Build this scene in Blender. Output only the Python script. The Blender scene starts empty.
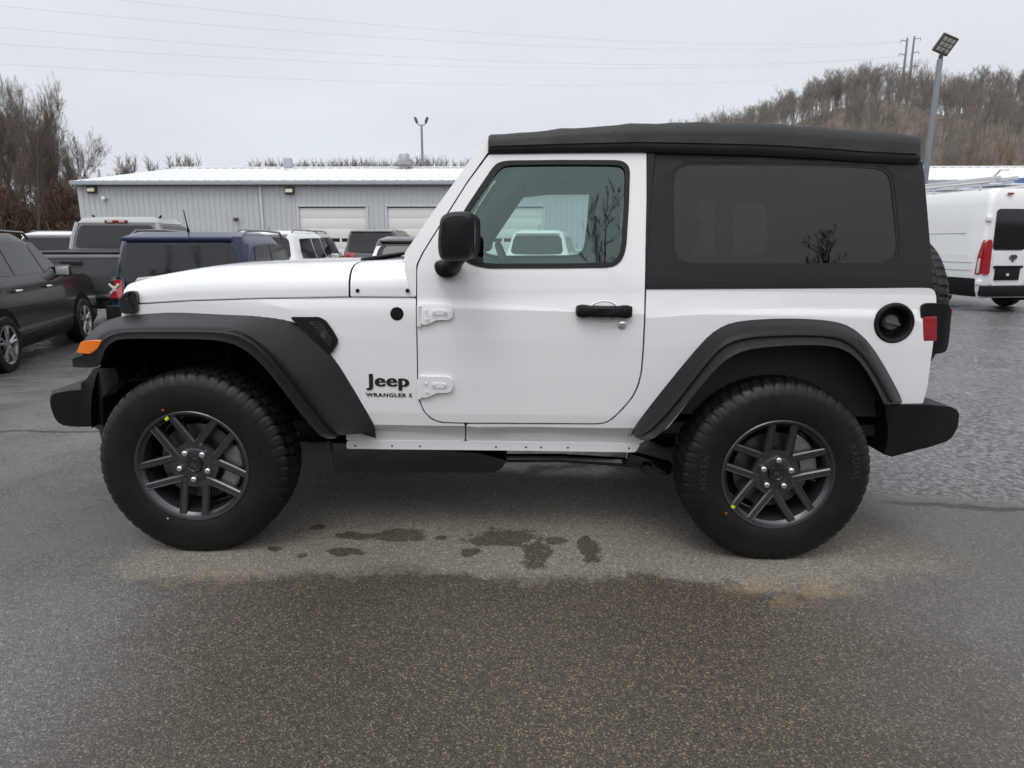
import bpy, bmesh, math, random
import numpy as np
from mathutils import Vector, Matrix, geometry
R = math.radians
PI = math.pi
SC = bpy.context.scene
COL = SC.collection

# ------------------------------------------------------------------ camera, sky, sun, exposure
CAM_H, FPX, PITCH = 1.333, 670.0, R(12.1)
cd = bpy.data.cameras.new('camera')
cam = bpy.data.objects.new('camera', cd); COL.objects.link(cam)
cam.location = (0, 0, CAM_H); cam.rotation_euler = (PI / 2 - PITCH, 0, 0)
cd.sensor_width = 36.0; cd.lens = 36.0 * FPX / 1024.0
cd.clip_start = 0.05; cd.clip_end = 3000
SC.camera = cam

SUN_EL, SUN_AZ = R(63), R(200)          # behind the camera, a little to its left
world = bpy.data.worlds.new('World'); SC.world = world; world.use_nodes = True
wn = world.node_tree; wn.nodes.clear()
def wnode(t, **k):
    n = wn.nodes.new(t)
    for a, v in k.items(): setattr(n, a, v)
    return n
w_out = wnode('ShaderNodeOutputWorld'); w_bg = wnode('ShaderNodeBackground')
sky = wnode('ShaderNodeTexSky'); sky.sky_type = 'NISHITA'; sky.sun_disc = False
sky.sun_elevation = SUN_EL; sky.sun_rotation = SUN_AZ; sky.dust_density = 4.0
hsv = wnode('ShaderNodeHueSaturation'); hsv.inputs['Saturation'].default_value = 0.25
tc = wnode('ShaderNodeTexCoord'); sep = wnode('ShaderNodeSeparateXYZ')
ramp = wnode('ShaderNodeValToRGB')      # overcast: grey-white, brighter towards the zenith
cr = ramp.color_ramp
cr.elements[0].position = 0.0; cr.elements[0].color = (0.66, 0.695, 0.75, 1)
cr.elements[1].position = 1.0; cr.elements[1].color = (0.86, 0.87, 0.89, 1)
e = cr.elements.new(0.16); e.color = (0.68, 0.715, 0.765, 1)
e = cr.elements.new(0.42); e.color = (0.74, 0.765, 0.80, 1)
map_ = wnode('ShaderNodeMapping'); map_.inputs['Scale'].default_value = (1.2, 1.2, 4.0)
noi = wnode('ShaderNodeTexNoise'); noi.inputs['Scale'].default_value = 1.6; noi.inputs['Detail'].default_value = 5
nmr = wnode('ShaderNodeMapRange'); nmr.inputs['To Min'].default_value = 0.93; nmr.inputs['To Max'].default_value = 1.06
nmr.inputs['From Min'].default_value = 0.3; nmr.inputs['From Max'].default_value = 0.7
# glow of the veiled sun behind the camera
dot = wnode('ShaderNodeVectorMath', operation='DOT_PRODUCT')
dot.inputs[1].default_value = (math.sin(SUN_AZ) * math.cos(SUN_EL), math.cos(SUN_AZ) * math.cos(SUN_EL), math.sin(SUN_EL))
gl = wnode('ShaderNodeMapRange'); gl.inputs['From Min'].default_value = 0.1; gl.inputs['From Max'].default_value = 1.0
gl.inputs['To Min'].default_value = 1.0; gl.inputs['To Max'].default_value = 2.0
mul = wnode('ShaderNodeMath', operation='MULTIPLY'); scl = wnode('ShaderNodeVectorMath', operation='SCALE')
mul2 = wnode('ShaderNodeMath', operation='MULTIPLY'); mul2.inputs[1].default_value = 10.8
mix = wnode('ShaderNodeMix', data_type='RGBA'); mix.inputs[0].default_value = 0.92
L = wn.links.new
L(tc.outputs['Generated'], sep.inputs[0]); L(sep.outputs['Z'], ramp.inputs[0])
L(tc.outputs['Generated'], map_.inputs[0]); L(map_.outputs[0], noi.inputs['Vector']); L(noi.outputs['Fac'], nmr.inputs['Value'])
L(tc.outputs['Generated'], dot.inputs[0]); L(dot.outputs['Value'], gl.inputs['Value'])
L(nmr.outputs[0], mul.inputs[0]); L(gl.outputs[0], mul.inputs[1]); L(mul.outputs[0], mul2.inputs[0])
L(ramp.outputs[0], scl.inputs[0]); L(mul2.outputs[0], scl.inputs['Scale'])
L(sky.outputs[0], hsv.inputs['Color']); L(hsv.outputs[0], mix.inputs['A']); L(scl.outputs[0], mix.inputs['B'])
L(mix.outputs['Result'], w_bg.inputs['Color']); w_bg.inputs['Strength'].default_value = 0.1
L(w_bg.outputs[0], w_out.inputs[0])

sl = bpy.data.lights.new('sun', 'SUN'); sl.energy = 0.9; sl.angle = R(28); sl.color = (1, 0.97, 0.93)
sun = bpy.data.objects.new('sun', sl); COL.objects.link(sun)
sd = Vector((math.sin(SUN_AZ) * math.cos(SUN_EL), math.cos(SUN_AZ) * math.cos(SUN_EL), math.sin(SUN_EL)))
sun.rotation_euler = sd.to_track_quat('Z', 'Y').to_euler(); sun.location = sd * 60
SC.view_settings.view_transform = 'Standard'; SC.view_settings.look = 'None'
SC.view_settings.exposure = 0.08; SC.view_settings.gamma = 1.0; SC.view_settings.use_curve_mapping = False
SC.render.engine = 'CYCLES'
SC.cycles.max_bounces = 7; SC.cycles.transparent_max_bounces = 12
SC.cycles.use_denoising = True
SC.cycles.caustics_reflective = False; SC.cycles.caustics_refractive = False

# ------------------------------------------------------------------ tracing helpers (pixel -> point at a known real depth)
_F = Vector((0, math.cos(PITCH), -math.sin(PITCH))); _U = Vector((0, math.sin(PITCH), math.cos(PITCH)))
_C = Vector((0, 0, CAM_H))
def ray(u, v): return _F + Vector(((u - 512) / FPX, 0, 0)) + _U * ((384 - v) / FPX)
def W(u, v, y):
    d = ray(u, v); return _C + d * (y / d.y)
CAR_TILT = R(0.9)
CAR_T = Vector((-0.117, 3.59, 0.002))
_Rc = Matrix.Rotation(CAR_TILT, 3, 'Y'); _Ri = _Rc.inverted()
def P(u, v, y):
    """image point -> (x, z) in the car's own frame on its plane y"""
    o = _Ri @ (_C - CAR_T); d = _Ri @ ray(u, v)
    t = (y - o.y) / d.y; p = o + d * t
    return (p.x, p.z)
def PF(u, v, fn):
    y = -0.8
    for _ in range(8):
        x, z = P(u, v, y); y = fn(x, z)
    return P(u, v, y)
def trace(pts, y):
    return [PF(u, v, y) if callable(y) else P(u, v, y) for u, v in pts]

# ------------------------------------------------------------------ materials
MATS = {}
def node_mat(name):
    m = bpy.data.materials.new(name); m.use_nodes = True
    nt = m.node_tree; b = nt.nodes.get('Principled BSDF')
    MATS[name] = m
    return m, nt, b
def mat(name, col, rough=0.5, metal=0.0, coat=0.0, bump=0.0, bscale=200, var=0.0, vscale=3.0, spec=0.5, rvar=0.0, coat_rough=0.03):
    m, nt, b = node_mat(name)
    b.inputs['Base Color'].default_value = (*col, 1); b.inputs['Roughness'].default_value = rough
    b.inputs['Metallic'].default_value = metal; b.inputs['Coat Weight'].default_value = coat
    b.inputs['Coat Roughness'].default_value = coat_rough
    b.inputs['Specular IOR Level'].default_value = spec
    geo = nt.nodes.new('ShaderNodeNewGeometry')
    tcn = nt.nodes.new('ShaderNodeTexCoord')
    if var or rvar:
        n = nt.nodes.new('ShaderNodeTexNoise'); n.inputs['Scale'].default_value = vscale; n.inputs['Detail'].default_value = 6
        nt.links.new(tcn.outputs['Object'], n.inputs['Vector'])
        if var:
            mx = nt.nodes.new('ShaderNodeMix'); mx.data_type = 'RGBA'
            mx.inputs['A'].default_value = (*[c * (1 - var) for c in col], 1); mx.inputs['B'].default_value = (*[min(1, c * (1 + var)) for c in col], 1)
            nt.links.new(n.outputs['Fac'], mx.inputs[0]); nt.links.new(mx.outputs['Result'], b.inputs['Base Color'])
        if rvar:
            mr = nt.nodes.new('ShaderNodeMapRange'); mr.inputs['To Min'].default_value = max(0, rough - rvar); mr.inputs['To Max'].default_value = rough + rvar
            mr.inputs['From Min'].default_value = 0.3; mr.inputs['From Max'].default_value = 0.7
            nt.links.new(n.outputs['Fac'], mr.inputs['Value']); nt.links.new(mr.outputs[0], b.inputs['Roughness'])
    if bump:
        n2 = nt.nodes.new('ShaderNodeTexNoise'); n2.inputs['Scale'].default_value = bscale; n2.inputs['Detail'].default_value = 3
        nt.links.new(tcn.outputs['Object'], n2.inputs['Vector'])
        bp = nt.nodes.new('ShaderNodeBump'); bp.inputs['Strength'].default_value = bump; bp.inputs['Distance'].default_value = 0.002
        nt.links.new(n2.outputs['Fac'], bp.inputs['Height']); nt.links.new(bp.outputs[0], b.inputs['Normal'])
    return m
def glass(name, tint, gloss=1.0, rough=0.0, gcol=(1, 1, 1)):
    m = bpy.data.materials.new(name); m.use_nodes = True; nt = m.node_tree; nt.nodes.clear()
    o = nt.nodes.new('ShaderNodeOutputMaterial'); t = nt.nodes.new('ShaderNodeBsdfTransparent'); g = nt.nodes.new('ShaderNodeBsdfGlossy')
    f = nt.nodes.new('ShaderNodeFresnel'); f.inputs['IOR'].default_value = 1.55
    mm = nt.nodes.new('ShaderNodeMath'); mm.operation = 'MULTIPLY'; mm.inputs[1].default_value = gloss
    mx = nt.nodes.new('ShaderNodeMixShader')
    t.inputs['Color'].default_value = (*tint, 1); g.inputs['Roughness'].default_value = rough; g.inputs['Color'].default_value = (*gcol, 1)
    nt.links.new(f.outputs[0], mm.inputs[0]); nt.links.new(mm.outputs[0], mx.inputs[0])
    nt.links.new(t.outputs[0], mx.inputs[1]); nt.links.new(g.outputs[0], mx.inputs[2]); nt.links.new(mx.outputs[0], o.inputs[0])
    MATS[name] = m
    return m
def droplets(m, scale=90.0, strength=0.6, only_top=True):
    """beads of rain water: rounded bumps where a cell noise says so"""
    nt = m.node_tree; b = nt.nodes['Principled BSDF']
    tcn = nt.nodes.new('ShaderNodeTexCoord'); v = nt.nodes.new('ShaderNodeTexVoronoi'); v.inputs['Scale'].default_value = scale
    nt.links.new(tcn.outputs['Object'], v.inputs['Vector'])
    mr = nt.nodes.new('ShaderNodeMapRange'); mr.inputs['From Min'].default_value = 0.28; mr.inputs['From Max'].default_value = 0.12
    nt.links.new(v.outputs['Distance'], mr.inputs['Value'])
    sepc = nt.nodes.new('ShaderNodeSeparateColor'); nt.links.new(v.outputs['Color'], sepc.inputs[0])
    gt = nt.nodes.new('ShaderNodeMath'); gt.operation = 'GREATER_THAN'; gt.inputs[1].default_value = 0.55
    nt.links.new(sepc.outputs[0], gt.inputs[0])
    ml = nt.nodes.new('ShaderNodeMath'); ml.operation = 'MULTIPLY'; nt.links.new(mr.outputs[0], ml.inputs[0]); nt.links.new(gt.outputs[0], ml.inputs[1])
    last = ml
    if only_top:
        geo = nt.nodes.new('ShaderNodeNewGeometry'); s = nt.nodes.new('ShaderNodeSeparateXYZ'); nt.links.new(geo.outputs['True Normal'], s.inputs[0])
        m2 = nt.nodes.new('ShaderNodeMapRange'); m2.inputs['From Min'].default_value = 0.15; m2.inputs['From Max'].default_value = 0.6
        nt.links.new(s.outputs['Z'], m2.inputs['Value'])
        m3 = nt.nodes.new('ShaderNodeMath'); m3.operation = 'MULTIPLY'; nt.links.new(ml.outputs[0], m3.inputs[0]); nt.links.new(m2.outputs[0], m3.inputs[1]); last = m3
    bp = nt.nodes.new('ShaderNodeBump'); bp.inputs['Strength'].default_value = strength; bp.inputs['Distance'].default_value = 0.003
    nt.links.new(last.outputs[0], bp.inputs['Height'])
    old = b.inputs['Normal'].links
    if old: nt.links.new(old[0].from_socket, bp.inputs['Normal'])
    nt.links.new(bp.outputs[0], b.inputs['Normal'])
    r0 = b.inputs['Roughness'].default_value
    rm = nt.nodes.new('ShaderNodeMapRange'); rm.inputs['To Min'].default_value = r0; rm.inputs['To Max'].default_value = 0.06
    nt.links.new(last.outputs[0], rm.inputs['Value']); nt.links.new(rm.outputs[0], b.inputs['Roughness'])
    return m

M_WHITE = mat('white_paint', (0.74, 0.75, 0.765), 0.35, coat=0.8, bump=0.010, bscale=60, var=0.012, vscale=1.5)
M_PLASTIC = mat('black_textured_plastic', (0.0065, 0.0068, 0.0078), 0.50, bump=0.12, bscale=420, var=0.2, rvar=0.08, spec=0.21)
M_FLARE = droplets(mat('wet_black_plastic', (0.0078, 0.0081, 0.0094), 0.44, bump=0.12, bscale=420, var=0.25, spec=0.22, rvar=.10, vscale=40), 190, 0.6)
M_PLASTIC_D = mat('dark_underbody', (0.005, 0.005, 0.0055), 0.65, spec=0.12)
M_TYRE = mat('tyre_rubber', (0.0052, 0.0051, 0.0052), 0.50, bump=0.12, bscale=260, var=0.35, vscale=14, spec=0.32, rvar=.10)
M_TYRE_TEXT = mat('tyre_lettering', (0.021, 0.021, 0.022), 0.55, spec=0.3)
M_RIM = mat('gunmetal_wheel', (0.062, 0.063, 0.068), 0.32, metal=0.7, coat=0.3, coat_rough=0.12)
M_RIM_D = mat('wheel_inner_black', (0.006, 0.006, 0.007), 0.6)
M_CHROME = mat('chrome', (0.75, 0.75, 0.76), 0.12, metal=1.0)
M_STEEL = mat('machined_steel', (0.13, 0.12, 0.115), 0.35, metal=0.8, var=0.2, vscale=20)
M_CANVAS = droplets(mat('black_canvas_top', (0.010, 0.0103, 0.012), 0.52, spec=0.40, bump=0.5, bscale=230, var=0.35, vscale=45, rvar=.14), 120, 1.0)
M_CANVAS_S = mat('black_canvas_side', (0.0115, 0.0118, 0.0135), 0.6, spec=0.28, rvar=.10, bump=0.22, bscale=500, var=0.10, vscale=5)
M_RUBBER = mat('black_rubber_seal', (0.006, 0.006, 0.0065), 0.45, spec=0.3)
M_AMBER = mat('amber_lens', (0.80, 0.19, 0.01), 0.22, coat=0.6)
M_RED = mat('red_lens', (0.28, 0.008, 0.015), 0.18, coat=0.8)
M_INTERIOR = mat('dark_trim', (0.018, 0.019, 0.021), 0.65)
M_SEAT = mat('dark_seat_cloth', (0.03, 0.031, 0.034), 0.8, bump=0.2, bscale=300)
M_YELLOW = mat('yellow_paint_mark', (0.42, 0.68, 0.02), 0.5)
M_DOT = mat('red_paint_mark', (0.30, 0.05, 0.03), 0.6)
M_BLACKGLOSS = mat('gloss_black', (0.008, 0.008, 0.009), 0.15, coat=0.5)
M_GLASS = glass('green_side_glass', (0.72, 0.86, 0.82), 1.7, 0.0, (.80, 1, .98))
M_TINT = glass('smoked_vinyl_window', (0.15, 0.116, 0.128), 0.80, 0.01, (1, .95, .98))
M_WSHIELD = glass('windscreen_glass', (0.72, 0.84, 0.80), 1.0)
M_CARGLASS = mat('dark_car_glass', (0.008, 0.010, 0.011), 0.06, spec=0.42)
M_LAMP_GREY = mat('lamp_reflector', (0.75, 0.76, 0.76), 0.15, metal=0.6)

# ------------------------------------------------------------------ mesh helpers
def finish(bm, name, m, parent=None, angle=38, smooth=True):
    me = bpy.data.meshes.new(name)
    for f in bm.faces: f.smooth = smooth
    bm.normal_update()
    bm.to_mesh(me); bm.free()
    if smooth: me.set_sharp_from_angle(angle=R(angle))
    for x in (m if isinstance(m, (list, tuple)) else [m]): me.materials.append(x)
    o = bpy.data.objects.new(name, me); COL.objects.link(o)
    if parent: o.parent = parent
    return o
def new(): return bmesh.new()
def join(bm, other, M=None):
    """append bmesh OTHER (freed) to BM"""
    mp = {}
    for v in other.verts: mp[v] = bm.verts.new((M @ v.co) if M else v.co)
    for f in other.faces:
        try: nf = bm.faces.new([mp[v] for v in f.verts]); nf.material_index = f.material_index
        except ValueError: pass
    other.free(); return bm
def bevel(bm, w, seg=2, ang=35):
    bm.normal_update()
    es = [e for e in bm.edges if len(e.link_faces) == 2 and e.calc_face_angle(0) > R(ang)]
    if es: bmesh.ops.bevel(bm, geom=es, offset=w, segments=seg, affect='EDGES', profile=0.6, clamp_overlap=True)
    return bm
def box(bm, c, s, rot=None, bev=0.0, seg=2, mi=0):
    b = bmesh.new(); bmesh.ops.create_cube(b, size=1)
    for v in b.verts: v.co = Vector((v.co.x * s[0], v.co.y * s[1], v.co.z * s[2]))
    if bev: bevel(b, bev, seg)
    for f in b.faces: f.material_index = mi
    M = Matrix.Translation(c) @ (rot.to_4x4() if rot is not None else Matrix.Identity(4))
    return join(bm, b, M)
def tube(bm, pts, r, n=8, cap=True, mi=0):
    pts = [Vector(p) for p in pts]; rs = r if isinstance(r, (list, tuple)) else [r] * len(pts)
    rings = []
    prev = None
    for i, p in enumerate(pts):
        t = (pts[min(i + 1, len(pts) - 1)] - pts[max(i - 1, 0)]).normalized()
        if prev is None:
            a = t.orthogonal().normalized()
        else:
            a = (prev - t * prev.dot(t)).normalized()
        prev = a; b = t.cross(a)
        rings.append([bm.verts.new(p + (a * math.cos(k * 2 * PI / n) + b * math.sin(k * 2 * PI / n)) * rs[i]) for k in range(n)])
    for i in range(len(rings) - 1):
        for k in range(n):
            f = bm.faces.new((rings[i][k], rings[i][(k + 1) % n], rings[i + 1][(k + 1) % n], rings[i + 1][k])); f.material_index = mi
    if cap:
        f = bm.faces.new(rings[0][::-1]); f.material_index = mi
        f = bm.faces.new(rings[-1]); f.material_index = mi
    return bm
def lathe(bm, prof, n=48, mi=0, axis='Y', closed=False):
    """prof: (radius, along-axis) pairs"""
    rings = []
    for r, a in prof:
        ring = []
        for k in range(n):
            th = 2 * PI * k / n
            c, s = math.cos(th) * r, math.sin(th) * r
            ring.append(bm.verts.new((c, a, s) if axis == 'Y' else (c, s, a)))
        rings.append(ring)
    m = len(rings)
    for i in range(m if closed else m - 1):
        a, b = rings[i], rings[(i + 1) % m]
        for k in range(n):
            f = bm.faces.new((a[k], b[k], b[(k + 1) % n], a[(k + 1) % n])); f.material_index = mi
    return rings
def disc(bm, r, a, n=32, mi=0):
    vs = [bm.verts.new((math.cos(2 * PI * k / n) * r, a, math.sin(2 * PI * k / n) * r)) for k in range(n)]
    f = bm.faces.new(vs); f.material_index = mi
def fix(bm):
    bmesh.ops.remove_doubles(bm, verts=bm.verts[:], dist=1e-5)
    bmesh.ops.recalc_face_normals(bm, faces=bm.faces[:]); return bm
def loft(bm, rows, closed=False, cap=False, mi=0):
    """rows: lists of points with equal counts"""
    V = [[bm.verts.new(p) for p in r] for r in rows]
    n = len(V[0])
    for i in range(len(V) - 1):
        for k in range(n if closed else n - 1):
            q = (V[i][k], V[i][(k + 1) % n], V[i + 1][(k + 1) % n], V[i + 1][k])
            try: f = bm.faces.new(q); f.material_index = mi
            except ValueError: pass
    if cap:
        for r in (V[0], V[-1]):
            try: f = bm.faces.new(r); f.material_index = mi
            except ValueError: pass
    return V
def resample(pts, n):
    pts = [Vector(p) for p in pts]
    d = [0]
    for a, b in zip(pts, pts[1:]): d.append(d[-1] + (b - a).length)
    out = []; j = 0
    for k in range(n):
        t = d[-1] * k / (n - 1)
        while j < len(pts) - 2 and d[j + 1] < t: j += 1
        s = (t - d[j]) / max(1e-9, d[j + 1] - d[j]); out.append(pts[j].lerp(pts[j + 1], min(1, max(0, s))))
    return out
def smooth_poly(pts, it=1, closed=True):
    """Chaikin corner cutting"""
    for _ in range(it):
        out = []; n = len(pts)
        for i in range(n if closed else n - 1):
            a, b = pts[i], pts[(i + 1) % n]
            out.append((a[0] * .75 + b[0] * .25, a[1] * .75 + b[1] * .25)); out.append((a[0] * .25 + b[0] * .75, a[1] * .25 + b[1] * .75))
        if not closed: out = [pts[0]] + out + [pts[-1]]
        pts = out
    return pts
def panel_bm(outline, fn, thick=0.02, holes=(), step=0.05, bev=0.003, seg=2, inward=Vector((0, 1, 0))):
    """a curved sheet: a 2-D outline (a, b), with holes, mapped by fn(a, b) -> 3-D point, given a thickness"""
    polys = [[Vector((a, b, 0)) for a, b in outline]] + [[Vector((a, b, 0)) for a, b in h] for h in holes]
    flat = [v for p in polys for v in p]
    tris = geometry.tessellate_polygon(polys)
    bm = bmesh.new(); vs = [bm.verts.new(v) for v in flat]
    for t in tris:
        try: bm.faces.new([vs[i] for i in t])
        except ValueError: pass
    xs = [v.x for v in flat]; ys = [v.y for v in flat]
    for ax, (lo, hi) in ((0, (min(xs), max(xs))), (1, (min(ys), max(ys)))):
        k = int((hi - lo) / step)
        for i in range(1, k + 1):
            co = Vector((0, 0, 0)); no = Vector((0, 0, 0)); co[ax] = lo + (hi - lo) * i / (k + 1); no[ax] = 1
            bmesh.ops.bisect_plane(bm, geom=bm.verts[:] + bm.edges[:] + bm.faces[:], plane_co=co, plane_no=no, dist=1e-5)
    bmesh.ops.dissolve_degenerate(bm, edges=bm.edges[:], dist=1e-5)
    for v in bm.verts: v.co = Vector(fn(v.co.x, v.co.y))
    bm.normal_update()
    for f in bm.faces:
        if f.normal.dot(inward) > 0: f.normal_flip()
    if thick:
        front = bm.faces[:]
        ret = bmesh.ops.duplicate(bm, geom=front)
        mp = ret['vert_map']; bverts = [v for v in ret['geom'] if isinstance(v, bmesh.types.BMVert)]
        bnd = [e for e in bm.edges if len(e.link_faces) == 1]
        fset = set(front)
        pairs = [e for e in bnd if e.link_faces[0] in fset]
        for v in bverts: v.co = v.co + inward * thick
        for f in [g for g in ret['geom'] if isinstance(g, bmesh.types.BMFace)]: f.normal_flip()
        for e_ in pairs:
            a, b = e_.verts
            try: bm.faces.new((a, b, mp[b], mp[a]))
            except (ValueError, KeyError): pass
        bmesh.ops.recalc_face_normals(bm, faces=bm.faces[:])
        if bev: bevel(bm, bev, seg, 50)
    return bm
def panel(name, m, parent, outline, yfn, thick=0.02, holes=(), step=0.05, bev=0.003, far=True, dy=0.0, **k):
    """side panel in (x, z) on the near side of the car, and its mirror on the far side"""
    bm = panel_bm(outline, lambda x, z: (x, yfn(x, z) + dy, z), thick, holes, step, bev, **k)
    o = finish(bm, name, m, parent)
    wn_ = o.modifiers.new('normals', 'WEIGHTED_NORMAL'); wn_.keep_sharp = True
    if far: return o, mirror(o)
    return o
def mirror(o, parent='same'):
    me = o.data.copy(); me.transform(Matrix.Scale(-1, 4, (0, 1, 0))); me.flip_normals()
    c = bpy.data.objects.new(o.name.split('.')[0], me); COL.objects.link(c); c.parent = o.parent if parent == 'same' else parent
    for md in o.modifiers:
        if md.type == 'WEIGHTED_NORMAL': c.modifiers.new('normals', 'WEIGHTED_NORMAL').keep_sharp = True
    return c
def empty(name, loc=(0, 0, 0), rz=0.0, label=None, cat=None, group=None):
    o = bpy.data.objects.new(name, None); COL.objects.link(o); o.location = loc; o.rotation_euler = (0, 0, rz)
    o.empty_display_size = 0.2
    tag(o, label, cat, group); return o
def tag(o, label=None, cat=None, group=None, kind=None):
    if label: o['label'] = label
    if cat: o['category'] = cat
    if group: o['group'] = group
    if kind: o['kind'] = kind
    return o
def kids(o): return [c for c in bpy.data.objects if c.parent == o]
def copy_tree(o, parent=None):
    c = o.copy(); COL.objects.link(c)
    if parent: c.parent = parent
    for ch in list(kids(o)): copy_tree(ch, c)
    return c
def text_bm(s, size, depth=0.002, bold=0.0, space=1.0, sx=1.0):
    cu = bpy.data.curves.new('t', 'FONT'); cu.body = s; cu.size = size; cu.extrude = depth; cu.offset = bold; cu.space_character = space
    cu.align_x = 'CENTER'; cu.align_y = 'CENTER'
    o = bpy.data.objects.new('t', cu); COL.objects.link(o)
    dg = bpy.context.evaluated_depsgraph_get(); me = bpy.data.meshes.new_from_object(o.evaluated_get(dg))
    bm = bmesh.new(); bm.from_mesh(me)
    for v in bm.verts: v.co.x *= sx
    bpy.data.objects.remove(o); bpy.data.curves.remove(cu); bpy.data.meshes.remove(me)
    return bm
def lerp(a, b, t): return a + (b - a) * t
def sst(a, b, x):
    t = min(1, max(0, (x - a) / (b - a))); return t * t * (3 - 2 * t)
def interp(x, tab):
    if x <= tab[0][0]: return tab[0][1]
    for (a, va), (b, vb) in zip(tab, tab[1:]):
        if x <= b: return va + (vb - va) * (x - a) / (b - a)
    return tab[-1][1]

# ------------------------------------------------------------------ ground
def G(x, y):
    near = -0.0157 * min(7, max(-7, x))
    back = lerp(-0.26, -0.14, sst(-2, 6, x))
    return lerp(near, back, sst(4.9, 8.5, y))
def ridge_h(x):
    return interp(x, [(-60, 2), (0, 7), (28, 18), (28, 20), (45, 25), (58, 28.5), (71, 31), (80, 33.5), (98, 41), (108, 43), (115, 43), (121, 40), (136, 37), (146, 42.5), (160, 41.5), (230, 44), (320, 40)])
def HZ(x, y):
    z = G(x, y)
    z += ridge_h(x) * sst(100, 225, y)
    z += 9 * sst(-70, -190, x) * sst(20, 90, y)
    z += 13 * sst(-24, -48, y) + 8 * sst(-70, -190, y)  # unseen bank and ridge behind the viewer, raised for reflections in the car
    return z
def make_ground():
    xs = sorted(set([-1200, -700, -400, -250] + list(range(-180, -20, 12)) + [x * 0.5 for x in range(-40, 41)] + list(range(22, 330, 9)) + [400, 600, 900, 1200]))
    ys = sorted(set([-1200, -600, -300] + list(range(-220, -60, 15)) + list(range(-58, -11, 3)) + [y * 0.5 for y in range(-20, 50)] + list(range(25, 320, 8)) + [400, 600, 900, 1400]))
    bm = new(); V = [[bm.verts.new((x, y, HZ(x, y))) for x in xs] for y in ys]
    for j in range(len(ys) - 1):
        for i in range(len(xs) - 1):
            f = bm.faces.new((V[j][i], V[j][i + 1], V[j + 1][i + 1], V[j + 1][i]))
            cx = (xs[i] + xs[i + 1]) / 2; cy = (ys[j] + ys[j + 1]) / 2
            f.material_index = 0 if (-40 < cx < 45 and -24 < cy < 62) else 1
    return tag(finish(bm, 'ground', [asphalt(), leaf_litter()], smooth=True, angle=80), kind='structure')
def leaf_litter():
    return mat('leaf_litter', (0.112, 0.092, 0.077), 0.9, var=0.45, vscale=0.25)
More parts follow.
